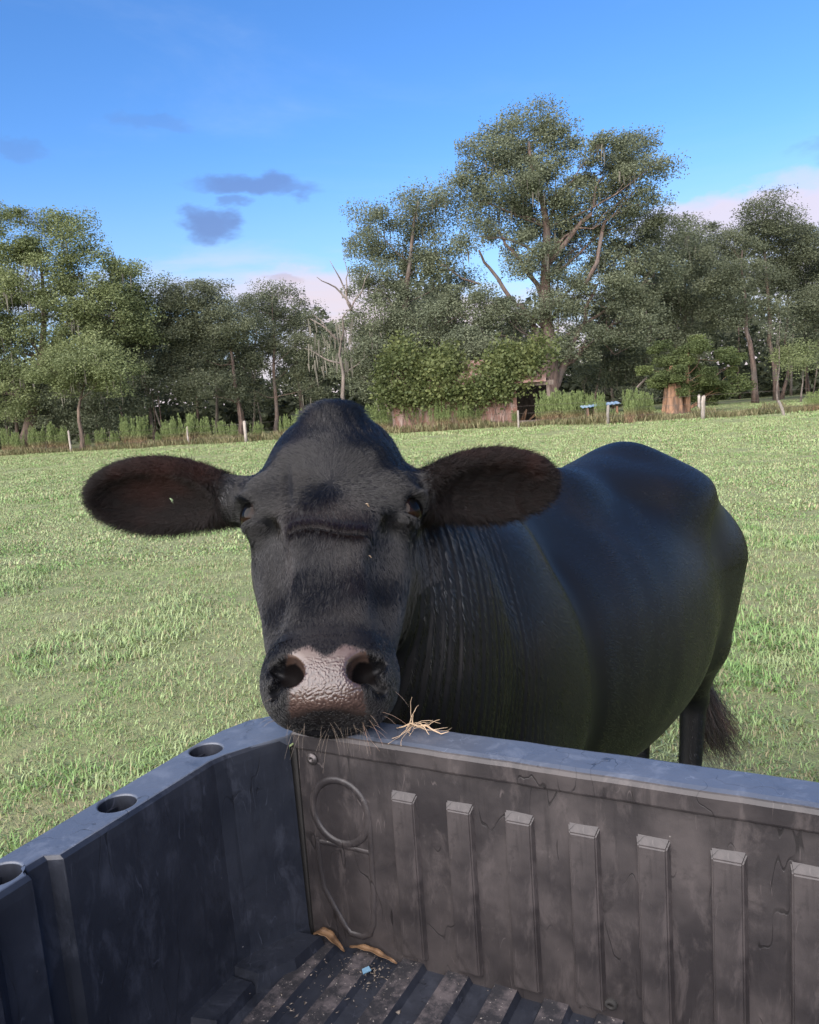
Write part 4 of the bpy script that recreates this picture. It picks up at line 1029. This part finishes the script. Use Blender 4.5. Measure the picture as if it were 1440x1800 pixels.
hv = w2h(c2w(CV)); near = (hv[:, 1] > -.07) & (np.abs(hv[:, 0]) < .17) & (hv[:, 2] > -.22) & (hv[:, 1] < .62)
CV[near] = project(CV[near], 3)
CV[~near] = project(CV[~near], 1)
CVW = c2w(CV)
CME = np_mesh('cow', CVW, CQ, CT); CME.polygons.foreach_set('use_smooth', [True]*len(CME.polygons))
def vnormals(me):
    a = np.zeros(len(me.vertices)*3, np.float32); me.vertex_normals.foreach_get('vector', a); return a.reshape(-1, 3).astype(float)
CNW = vnormals(CME)
def sn3(P, s, seed=0):
    """cheap smooth noise in space"""
    r = np.random.default_rng(seed); o = np.zeros(len(P))
    for i in range(7):
        k_ = r.normal(size=3); k_ /= np.linalg.norm(k_); o += np.sin(P@k_*s*(.6+.9*r.random())+r.random()*6.28)
    return o/7
# loose skin: neck folds, brow lines, ribs and the flank hollow
cc = CV; hh = w2h(CVW); disp = np.zeros(len(CV))
g = lambda x, m, s: np.exp(-((x-m)/s)**2)
sm = lambda x, a, b: np.clip((x-a)/(b-a), 0, 1)**2*(3-2*np.clip((x-a)/(b-a), 0, 1))
isneck = sm(cc[:, 0], 1.05, 1.18)*(1-sm(cc[:, 0], 1.44, 1.56))*sm(cc[:, 2], .45, .6)
ph = cc[:, 0]*330+cc[:, 2]*60+3.*sn3(CVW, 9, 1)
fold = (1-np.abs(np.sin(ph*.5)))**1.0+.6*(1-np.abs(np.sin(ph*.83+1.3+1.1*sn3(CVW, 14, 2))))
disp += isneck*.0062*(fold-.75)*(.55+.45*sn3(CVW, 7, 8))
isbar = sm(cc[:, 0], .1, .3)*(1-sm(cc[:, 0], .78, .92))*sm(cc[:, 2], .6, .85)*(1-sm(cc[:, 2], 1.2, 1.3))
disp += isbar*.0009*sn3(CVW, 8, 31)*np.sin(cc[:, 0]*52+cc[:, 2]*14+2.*sn3(CVW, 5, 3))
disp -= .010*g(cc[:, 0], .18, .12)*g(cc[:, 2], 1.16, .10)*sm(np.abs(cc[:, 1]), .12, .22)             # paralumbar hollow
disp -= .012*g(cc[:, 0], .835, .045)*sm(cc[:, 2], .55, .7)*(1-sm(cc[:, 2], 1.15, 1.28))*sm(np.abs(cc[:, 1]), .12, .2)  # behind the shoulder
disp += .003*sn3(CVW, 26, 4)*(hh[:, 2] < -.2)+.0022*sn3(CVW, 11, 9)
front = (hh[:, 2] > -.11) & (hh[:, 1] > -.05) & (hh[:, 1] < .6) & (np.abs(hh[:, 0]) < .15)
cr = hh[:, 1]-(.231+.006*np.sin(hh[:, 0]*45)+.05*hh[:, 0]**2*20)
disp += front*(-.0046*g(cr, .004, .0032)+.0018*g(cr, -.006, .006))*(1-sm(np.abs(hh[:, 0]), .052, .068))
for s_ in (-1,): disp -= front*.0018*g(hh[:, 0]-s_*(.052+.12*(.16-hh[:, 1])), 0, .006)*g(hh[:, 1], .145, .05)
disp += front*.0016*sn3(CVW, 55, 5)*(hh[:, 1] < .40)
CVW = CVW+CNW*disp[:, None]
CME.vertices.foreach_set('co', CVW.astype(np.float32).ravel()); CME.update()
CNW = vnormals(CME)
# which kind of skin each spot has: 0 coat, 1 wet nose pad; and a brown tinge map
pad = front & (hh[:, 2] > -.072)
px_ = np.abs(hh[:, 0]); topedge = .420-.004*np.sin(px_*90)+np.where(px_ < .022, .014*(1-(px_/.022)**2), 0)+np.where(px_ > .052, (px_-.052)*3, 0)
halfw_ = np.where(hh[:, 1] < .433, .055, np.where(hh[:, 1] < .471, .031+.55*np.abs(hh[:, 1]-.451), .046+.25*(hh[:, 1]-.471)))
padv = sm(hh[:, 1]-topedge, -.002, .003)*(1-sm(hh[:, 1], .494, .500))*(1-sm(px_-halfw_, -.003, .004))*pad
at = CME.attributes.new('pad', 'FLOAT', 'POINT'); at.data.foreach_set('value', padv.astype(np.float32))
at = CME.attributes.new('pebble', 'FLOAT', 'POINT'); at.data.foreach_set('value', (padv*sm(hh[:, 1], .428, .452)).astype(np.float32))
nosd = np.zeros(len(CVW))
for s_ in (1, -1): nosd = np.maximum(nosd, 1-sm(np.sqrt(((hh-np.array([s_*.0475, .448, -.034]))**2/np.array([.0165, .019, .020])**2).sum(-1)), .85, 1.05))
at = CME.attributes.new('nostril', 'FLOAT', 'POINT'); at.data.foreach_set('value', nosd.astype(np.float32))
earv = np.zeros(len(CVW))
for cen, ax, up, nrm, L, hw, s_ in EARS:
    q = CVW-cen; u_ = q@ax; v_ = q@up; w_ = q@nrm
    earv = np.maximum(earv, (1-sm((u_/(L*.46))**2+(v_/(hw*.95))**2, .75, 1.1))*sm(CNW@nrm, .0, .4)*(np.abs(w_) < .05))
at = CME.attributes.new('ear', 'FLOAT', 'POINT'); at.data.foreach_set('value', earv.astype(np.float32))
def cow_skin(nt):
    p = wpos(nt)
    at = lambda n_: nt.add('ShaderNodeAttribute', attribute_name=n_).outputs['Fac']
    a = nt.noise(p, 5., 4, .6); b_ = nt.noise(p, 60., 4, .65)
    coat = nt.mix(nt.smooth(a, .5, .75), (.0045, .0047, .0058), (.008, .0068, .0068))
    coat = nt.mix(at('ear'), coat, (.012, .007, .0065))
    vor = nt.add('ShaderNodeTexVoronoi', {'Vector': nt.vmath('ADD', p, nt.vmath('MULTIPLY', nt.noise(p, 40., 2, out=1), (.01, .01, .01))), 'Scale': 300.}, feature='SMOOTH_F1')
    cell = nt.math('SUBTRACT', 1., nt.smooth(vor.outputs['Distance'], .12, .75))
    pc = nt.mix(nt.smooth(b_, .4, .7), (.075, .047, .036), (.10, .070, .060))
    pc = nt.mix(nt.math('MULTIPLY', nt.math('SUBTRACT', 1., cell), at('pebble')), pc, (.03, .018, .016))
    pc = nt.mix(nt.math('MULTIPLY', at('pebble'), .65), pc, nt.mix(cell, (.035, .02, .016), (.075, .047, .038)))
    c = nt.mix(at('pad'), coat, pc)
    c = nt.mix(at('nostril'), c, (.006, .005, .005))
    rough = nt.math('SUBTRACT', nt.math('ADD', .43, nt.math('MULTIPLY', nt.noise(p, 9., 3), .14)), nt.math('MULTIPLY', at('pad'), .20))
    hb = nt.noise(nt.mapping(p, scale=(420, 420, 110)), 1., 3, .6)
    nb = bump(nt, nt.math('ADD', nt.math('MULTIPLY', nt.math('SUBTRACT', 1., at('pad')), hb), 0.), .10, .0015)
    nb2 = bump(nt, nt.math('MULTIPLY', cell, at('pebble')), .5, .0015, nb)
    b = bsdf(nt, Base_Color=c, Roughness=rough, Specular_IOR_Level=nt.math('MULTIPLY', nt.math('ADD', .22, nt.math('MULTIPLY', at('pad'), .6)), nt.math('SUBTRACT', 1., nt.math('MULTIPLY', at('nostril'), .85))), Normal=nb2)
    b.inputs['Sheen Weight'].default_value = .0; b.inputs['Sheen Roughness'].default_value = .45; b.inputs['Sheen Tint'].default_value = (.75, .85, 1, 1)
    return b.outputs[0]
M_COW = material('cow_skin', cow_skin)
cow = obj('cow', CME, M_COW)
tag(cow, 'black cow resting its chin on the corner of the cargo box', 'cow')
# eyes
def eye_mat(nt):
    p = opos(nt); sx = nt.add('ShaderNodeSeparateXYZ', {0: p})
    r_ = nt.math('SQRT', nt.math('ADD', nt.math('POWER', sx.outputs[0], 2.), nt.math('POWER', nt.math('MULTIPLY', sx.outputs[1], 1.), 2.)))
    c = nt.ramp(nt.math('DIVIDE', r_, .021), [(0, (.002, .002, .0025)), (.55, (.003, .003, .003)), (.7, (.011, .005, .003)), (1., (.008, .004, .003))])
    return bsdf(nt, Base_Color=c, Roughness=.05, Specular_IOR_Level=.15, Coat_Weight=0.).outputs[0]
M_EYE = material('wet_eye', eye_mat)
for s_ in (1, -1):
    bm = bmesh.new(); bmesh.ops.create_uvsphere(bm, u_segments=32, v_segments=20, radius=.0240)
    o = bm_obj('eye', bm, M_EYE, cow, True)
    z_ = Vector(tuple(HT*s_*.62+HN*.75-HA*.05)).normalized(); o.rotation_mode = 'QUATERNION'
    o.rotation_quaternion = z_.to_track_quat('Z', 'Y'); o.location = tuple(h2w((s_*.1150, .1785, -.0465)))

# ---------------------------------------------------------------- hair: real strands
def tri_of(me):
    me.calc_loop_triangles(); a = np.zeros(len(me.loop_triangles)*3, np.int32); me.loop_triangles.foreach_get('vertices', a); return a.reshape(-1, 3)
TR = tri_of(CME); TA = np.linalg.norm(np.cross(CVW[TR[:, 1]]-CVW[TR[:, 0]], CVW[TR[:, 2]]-CVW[TR[:, 0]]), axis=-1)/2
hr = np.random.default_rng(21)
def strands(name, P, r0, r1, mat, parent, label=None):
    """P: (n, k, 3) strand points"""
    n, k, _ = P.shape
    cu = bpy.data.hair_curves.new(name); cu.add_curves([k]*n)
    cu.attributes['position'].data.foreach_set('vector', P.astype(np.float32).ravel()) if 'position' in cu.attributes else cu.points.foreach_set('position', P.astype(np.float32).ravel())
    rr = (np.asarray(r0).reshape(-1, 1)*(1-np.linspace(0, 1, k))+np.asarray(r1).reshape(-1, 1)*np.linspace(0, 1, k))*np.ones((n, k))
    at = cu.attributes.get('radius') or cu.attributes.new('radius', 'FLOAT', 'POINT'); at.data.foreach_set('value', rr.astype(np.float32).ravel())
    o = bpy.data.objects.new(name, cu); COL.objects.link(o); cu.materials.append(mat); o.parent = parent
    return o
def hair_mat(name, dark, tip, rough, spec=.5):
    def b(nt):
        hi = nt.add('ShaderNodeHairInfo'); 
        c = nt.mix(nt.math('MULTIPLY', hi.outputs['Random'], .8), dark, tip)
        n_ = nt.noise(wpos(nt), 4.5, 3, .6)
        c = nt.mix(nt.math('MULTIPLY', nt.smooth(n_, .52, .70), .7), c, tuple(x*y for x, y in zip(tip, (2.6, 1.7, 1.4))))
        return bsdf(nt, Base_Color=c, Roughness=rough, Specular_IOR_Level=spec).outputs[0]
    return material(name, b)
M_HAIR = hair_mat('black_coat', (.0018, .0019, .0026), (.0050, .0038, .0036), .29, .62)
M_BODYHAIR = hair_mat('sleek_coat', (.0016, .0018, .0028), (.0050, .0037, .0036), .25, 1.)
M_EARHAIR = hair_mat('ear_hair', (.0018, .0016, .0016), (.0140, .0070, .0058), .5, .25)
M_PALE = hair_mat('whisker', (.14, .11, .085), (.26, .21, .16), .4)
def sample(n, wgt):
    pr = TA*wgt; pr = pr/pr.sum(); f = hr.choice(len(TR), n, p=pr)
    a, b = hr.random(n), hr.random(n); sw = a+b > 1; a[sw], b[sw] = 1-a[sw], 1-b[sw]
    w_ = np.stack([1-a-b, a, b], -1)[..., None]
    P = (CVW[TR[f]]*w_).sum(1); N = (CNW[TR[f]]*w_).sum(1); N /= np.linalg.norm(N, axis=-1, keepdims=True)
    A = {k: (v[TR[f]]*w_[..., 0]).sum(1) for k, v in (('pad', padv), ('nos', nosd), ('ear', earv))}
    return P, N, A
tri_h = hh[TR].mean(1); tri_c = cc[TR].mean(1)
ishead = ((tri_h[:, 1] > -.08) & (np.abs(tri_h[:, 0]) < .17) & (tri_h[:, 2] > -.20+.03*np.sin(tri_h[:, 1]*31)) & (tri_h[:, 1] < .6)).astype(float)
isear = np.zeros(len(TR))
for cen, ax, up, nrm, L, hw, s_ in EARS:
    q = CVW[TR].mean(1)-cen; isear = np.maximum(isear, ((q@ax > -L*.44) & (np.abs(q@up) < hw*1.25) & (np.abs(q@nrm) < .06)).astype(float))
ishead *= 1-isear
nrm_ = lambda v: v/(np.linalg.norm(v, axis=-1, keepdims=True)+1e-9)
def lay(P, N, D_, ln, lift, jit, k=4, droop=0.):
    n = len(P); D_ = D_+jit*hr.normal(size=(n, 3)); D_ = nrm_(D_-(D_*N).sum(-1, keepdims=True)*N)
    out = np.zeros((n, k, 3)); p = P-N*.0008
    lf = lift*(.6+.8*hr.random(n)); st = ln/(k-1)
    for i in range(k):
        out[:, i] = p; a_ = lf*(1-.75*i/(k-1))
        v = D_*np.cos(a_)[:, None]+N*np.sin(a_)[:, None]; v[:, 2] -= droop*i/(k-1); v = nrm_(v)
        p = p+v*np.asarray(st).reshape(-1, 1)
    return out
# head
P, N, A = sample(150000, ishead*(1+.5*(tri_h[:, 2] > -.12)))
H = w2h(P); keep = (A['pad'] < .4) & (A['nos'] < .3)
for s_ in (1, -1): keep &= np.linalg.norm(H-np.array([s_*.1115, .1785, -.0505]), axis=-1) > .0290
keep &= ~((np.abs(H[:, 1]-.234-.006*np.sin(H[:, 0]*45)) < .0022) & (np.abs(H[:, 0]) < .056) & (H[:, 2] > -.05) & (hr.random(len(P)) < .85))
P, N, H = P[keep], N[keep], H[keep]
crv = .231+.006*np.sin(H[:, 0]*45)
wv_ = nrm_(np.stack([H[:, 0]*np.where(H[:, 1] > .2, .35, 1.2), H[:, 1]-.15], -1)); D_ = HT*wv_[:, :1]+HA*wv_[:, 1:]+HT*(.35*np.sin(H[:, 1]*70+H[:, 0]*30))[:, None]
sd_ = (H[:, 2] < -.10)[:, None]; D_ = np.where(sd_, HA*.8-HN*.5+np.array([0, 0, -.2]), D_)
ln = .0085+.004*hr.random(len(P))+.004*np.exp(-((H[:, 1]-crv+.006)/.007)**2)*(np.abs(H[:, 0]) < .066)+.012*np.exp(-((H[:, 1]-.0)/.03)**2)*(np.abs(H[:, 0]) < .05)
ln *= np.where(H[:, 1] > .38, .6, 1.)
strands('head_coat', lay(P, N, D_, ln, .21, .22), .00038, .00010, M_HAIR, cow)
# poll tuft
tt = hr.normal(size=(2600, 2))*np.array([.017, .016]); P = h2w(np.stack([tt[:, 0], tt[:, 1]-.012, np.full(2600, -.018)-np.abs(tt[:, 0])*.3-.9*np.maximum(0, -tt[:, 1])], -1))
P = c2w(project(W2C(P), 14))
D_ = -HA*.85-HN*.25+HT*(tt[:, :1]*9)+.12*hr.normal(size=(2600, 3)); D_ = nrm_(D_); L_ = .012+.014*hr.random(2600)
k = np.linspace(0, 1, 6); Q_ = P[:, None]+D_[:, None]*(L_[:, None]*k)[..., None]; Q_[..., 2] -= (L_[:, None]*.35)*k**2; Q_ += HT*(np.sign(tt[:, 0])*.010)[:, None, None]*(k**2)[None, :, None]
strands('poll_tuft', Q_, .0004, .00012, M_HAIR, cow)
# ears
for cen, ax, up, nrm, L, hw, s_ in EARS:
    P, N, A = sample(26000, isear*((CVW[TR].mean(1)-cen)@ax*1. > -9)*(np.abs((CVW[TR].mean(1)-cen)@nrm) < .06)*(np.linalg.norm(CVW[TR].mean(1)-cen, axis=-1) < .2))
    q = P-cen; u_ = q@ax/(L*.48); v_ = q@up/hw; rim = sm(u_**2+v_**2, .55, .95)
    inside = sm(N@nrm, .1, .5)*(1-rim)
    rd = nrm_(ax*u_[:, None]*1.0+up*v_[:, None])
    D_ = ax*.8+rd*(.9*rim)[:, None]+nrm*(.25*inside)[:, None]+np.array([0, 0, -.25])*rim[:, None]
    ln = .013+.006*hr.random(len(P))+.005*rim*(.3+hr.random(len(P)))+.011*inside*hr.random(len(P))+.008*rim*(v_ < -.3)*hr.random(len(P))
    out = lay(P, N, D_, ln, .35, .35, 5); strands('ear_fringe', out, .00036, .00010, M_EARHAIR, cow)
# body and neck
P, N, A = sample(400000, (1-ishead)*(1-isear)*(.5+2.5*((tri_c[:, 1] > -.1) & (tri_c[:, 2] > .45))))
Cc = W2C(P); nk = sm(Cc[:, 0], .85, 1.15)
D_ = -CFW*(.75-.45*nk)[:, None]+np.array([0, 0, -1.])*(.55+.5*nk)[:, None]
D_ += CFW*(.45*sn3(P, 6, 12))[:, None]
strands('body_coat', lay(P, N, D_, .014+.007*hr.random(len(P)), .055, .085), .00050, .00018, M_BODYHAIR, cow)
# tail switch
n = 1500; tp = c2w((-.51, .07, .45)); st = hr.normal(size=(n, 3))*np.array([.012, .012, .035]); L_ = .16+.16*hr.random(n); k = np.linspace(0, 1, 8)
dv = nrm_(np.array([.10, -.02, -1.])+.16*hr.normal(size=(n, 3))); cl = hr.integers(0, 9, n); cdir = hr.normal(size=(9, 3))*.035*np.array([1, 1, .2])
Q_ = (tp+st)[:, None]+dv[:, None]*(L_[:, None]*k)[..., None]+cdir[cl][:, None]*(np.sin(k*2.5)**1)[None, :, None]; Q_[..., 0] += .05*k**2
strands('tail_switch', Q_, .0006, .00025, hair_mat('tail_hair', (.008, .007, .007), (.05, .035, .027), .45), cow)
# whiskers and lashes
WP, WD = [], []
for i in range(48):
    s_ = hr.choice((-1, 1)); zone = hr.random()
    if zone < .45: h_ = (s_*(.045+.038*hr.random()), .455+.045*hr.random(), -.05-.03*hr.random()); dd_ = HT*s_*(.8+.3*hr.random())+HA*.45+HN*.35
    else: h_ = (s_*.058*hr.random(), .492+.036*hr.random(), -.055-.05*hr.random()); dd_ = HA*.9+HN*.5+HT*s_*.5*hr.random()
    WP.append(W2C(h2w(h_))); WD.append(dd_+.25*hr.normal(size=3))
WP = c2w(project(np.array(WP), 14)); WD = nrm_(np.array(WD)); L_ = .014+.030*hr.random(len(WP))**1.6; k = np.linspace(0, 1, 6)
Q_ = WP[:, None]+WD[:, None]*(L_[:, None]*k)[..., None]; Q_[..., 2] -= L_[:, None]*.4*k**2
strands('whiskers', Q_, .00017, .00006, M_PALE, cow)
for s_ in (1, -1):
    n = 140; a_ = hr.random(n)*2.2-1.1; base_ = np.stack([s_*(.118+.004*np.cos(a_)), .1660+.010*(1-np.cos(a_))-.002, -.040+.022*np.sin(a_)*-1.], -1)
    P = h2w(base_); dd_ = nrm_(HT*s_*.9+HN*(.35+.5*np.sin(-a_))[:, None]+HA*.25+.12*hr.normal(size=(n, 3))); L_ = .018+.012*hr.random(n); k = np.linspace(0, 1, 5)
    Q_ = P[:, None]+dd_[:, None]*(L_[:, None]*k)[..., None]; Q_ -= HA*(L_[:, None]*.25*k**2)[..., None]
    strands('eyelashes', Q_, .0004, .00012, M_HAIR, cow)
SC.cycles_curves.shape = 'RIBBONS'; SC.cycles_curves.subdivisions = 1
# ---------------------------------------------------------------- small things in and on the box
dr_ = np.random.default_rng(5)
M_STRAW = material('straw', lambda nt: bsdf(nt, Base_Color=nt.mix(nt.noise(wpos(nt), 60.), (.42, .27, .16), (.62, .48, .32)), Roughness=.6).outputs[0])
# wisp of dry roots and straw lying on the tailgate edge beside the cow's lip
wc = t2w(.185, .035, RAIL+.022); mb = MB()
for k in range(16):
    p = wc+dr_.normal(size=3)*np.array([.007, .004, .003]); v = dr_.normal(size=3)*np.array([1, .7, .8]); v /= np.linalg.norm(v); cv_ = dr_.normal(size=3)*.55; P = [p]
    for t in range(5+k % 4):
        v = v+cv_*.45+dr_.normal(size=3)*.22+np.array([0, 0, -.10]); v /= np.linalg.norm(v); p = p+v*(.0045+.004*dr_.random()); P.append(np.array([p[0], p[1], max(p[2], RAIL+.0142)]))
    r_ = .0004+.0004*dr_.random(); mb.tube([p-wc for p in P], [r_*(1-.6*i/len(P)) for i in range(len(P))], n=5)
for sg, n_ in ((1, 5), (-1, 4)):
    P = [wc+np.array([sg*.010*i, -.005*i*sg, .004*math.sin(i*1.7)-.001*i]) for i in range(n_)]; mb.tube([p-wc for p in P], [.0016-.0003*i for i in range(n_)], n=6)
o = mb.build('straw_wisp', M_STRAW, None, True); o.location = tuple(wc); tag(o, 'tangled wisp of dry straw on the tailgate edge beside the cow\'s mouth', 'straw')
# two dry leaves in the corner of the floor
M_DRY = material('dry_leaf', lambda nt: bsdf(nt, Base_Color=nt.mix(nt.smooth(nt.noise(opos(nt), 60., 4), .35, .65), (.07, .038, .018), (.19, .11, .055)), Roughness=.55).outputs[0])
def dry_leaf(p, q, wid, curl, lab):
    p, q = np.array(p), np.array(q); L_ = np.linalg.norm(q-p); d_ = (q-p)/L_; s_ = np.cross(d_, (0, 0, 1.)); s_ /= np.linalg.norm(s_); V, Fc = [], []
    n = 14
    for i in range(n+1):
        t = i/n; w_ = wid*math.sin(math.pi*min(1, t*1.02))**.7*(1-.25*t)+.0006; c_ = p+d_*L_*t+np.array([0, 0, curl*math.sin(t*math.pi*1.3)+.002])
        for j in (-1, -.5, 0, .5, 1): V.append(c_+s_*w_*j+np.array([0, 0, abs(j)**1.5*w_*.55-.001*math.sin(t*20+j)])-p)
    for i in range(n):
        for j in range(4): Fc.append((i*5+j, i*5+j+1, (i+1)*5+j+1, (i+1)*5+j))
    o = mesh_obj('dry_leaf', V, Fc, M_DRY, None, True); o.location = tuple(p); m_ = o.modifiers.new('thick', 'SOLIDIFY'); m_.thickness = .0006; tag(o, lab, 'leaf')
FZ = RAIL-DEP+.008
dry_leaf(t2w(.018, -.018, FZ+.012), t2w(.066, -.012, FZ+.001), .0085, .008, 'broad curled brown leaf in the corner of the box floor')
dry_leaf(t2w(.075, -.012, FZ+.004), t2w(.150, -.010, FZ+.001), .0050, .004, 'narrow twisted tan leaf at the foot of the tailgate')
# grit and chaff
V, T_ = [], []
for i in range(330):
    z_ = dr_.random()
    if z_ < .45: c = dr_.normal(size=2)*np.array([.022, .02])+np.array([.125, -.045])
    elif z_ < .8: c = np.array([.03+.10*dr_.random(), -.03-.12*dr_.random()])
    else: c = np.array([-.01+1.2*dr_.random(), -.01-.25*dr_.random()**2])
    if c[1] > -.004 or c[0] < -.03: continue
    p = t2w(c[0], c[1], FZ-.0005+.0015*dr_.random()); s = .0005+.0011*dr_.random()**2; k = len(V); r_ = dr_.normal(size=(4, 3))*s*np.array([1.6, 1.6, .8]); V += list(p+r_); T_ += [(k, k+1, k+2), (k, k+2, k+3), (k, k+3, k+1), (k+1, k+3, k+2)]
me = np_mesh('grit', np.array(V), None, np.array(T_)); me.materials.append(material('grit', lambda nt: bsdf(nt, Base_Color=nt.mix(nt.noise(wpos(nt), 400.), (.08, .06, .045), (.42, .36, .30)), Roughness=.8).outputs[0]))
tag(obj('grit', me), 'scattered pale grit and chaff on the box floor', 'debris', kind='stuff')
M_CHIP = material('blue_plastic', lambda nt: bsdf(nt, Base_Color=nt.mix(nt.noise(opos(nt), 200.), (.10, .22, .34), (.22, .38, .50)), Roughness=.4).outputs[0])
for (x_, y_, l_, w_, a_, lab) in ((.118, -.040, .0060, .0045, .4, 'tiny pale blue square chip among the grit'), (-.018, -.150, .016, .0022, 1.0, 'thin pale blue sliver by the floor step')):
    V = [(l_*sx*(1-.15*(sy > 0)), w_*sy, .0015*k+.0007*sx) for k in (0, 1) for sx, sy in ((-1, -1), (1, -.8), (1.1, 1), (-.9, .9))]
    o = mesh_obj('plastic_chip', V, [(3, 2, 1, 0), (4, 5, 6, 7), (0, 1, 5, 4), (1, 2, 6, 5), (2, 3, 7, 6), (3, 0, 4, 7)], M_CHIP); o.location = tuple(t2w(x_, y_, FZ+.0005)); o.rotation_euler = (.1, .1, a_); tag(o, lab, 'chip')
# bits caught in the coat
def bit(px, py, d_, mat, lab, s=.004, leafy=False):
    p = pix(px, py, d_); v = ray(px, py); v /= np.linalg.norm(v)
    dg = bpy.context.evaluated_depsgraph_get(); c_ = CAM
    ok, loc, nrm, fi = cow.ray_cast(Vector(tuple(c_)), Vector(tuple(v)))
    if ok: p = np.array(loc)+np.array(nrm)*.0045
    V, Fc = tube([(-s, 0, 0), (0, s*.25, s*.3), (s, s*.1, 0), (s*1.3, -s*.5, .001)], [s*.12, s*.5 if leafy else s*.22, s*.45 if leafy else s*.2, s*.08], n=6)
    o = mesh_obj('seed_bit', V, Fc, mat, None, True); o.location = tuple(p); o.rotation_euler = (1.2, dr_.random(), .9+dr_.random()); tag(o, lab, 'seed')
bit(644, 890, 1.15, M_STRAW, 'pale seed husk stuck to the cow\'s brow', .0045)
bit(645, 978, 1.10, M_STRAW, 'tiny pale chaff fleck on the bridge of the cow\'s nose', .0028)
bit(303, 878, 1.3, material('green_burr', lambda nt: bsdf(nt, Base_Color=nt.mix(nt.noise(opos(nt), 300.), (.20, .32, .14), (.45, .55, .35)), Roughness=.6).outputs[0]), 'round green burr caught in the hair of the cow\'s ear', .0045, True)
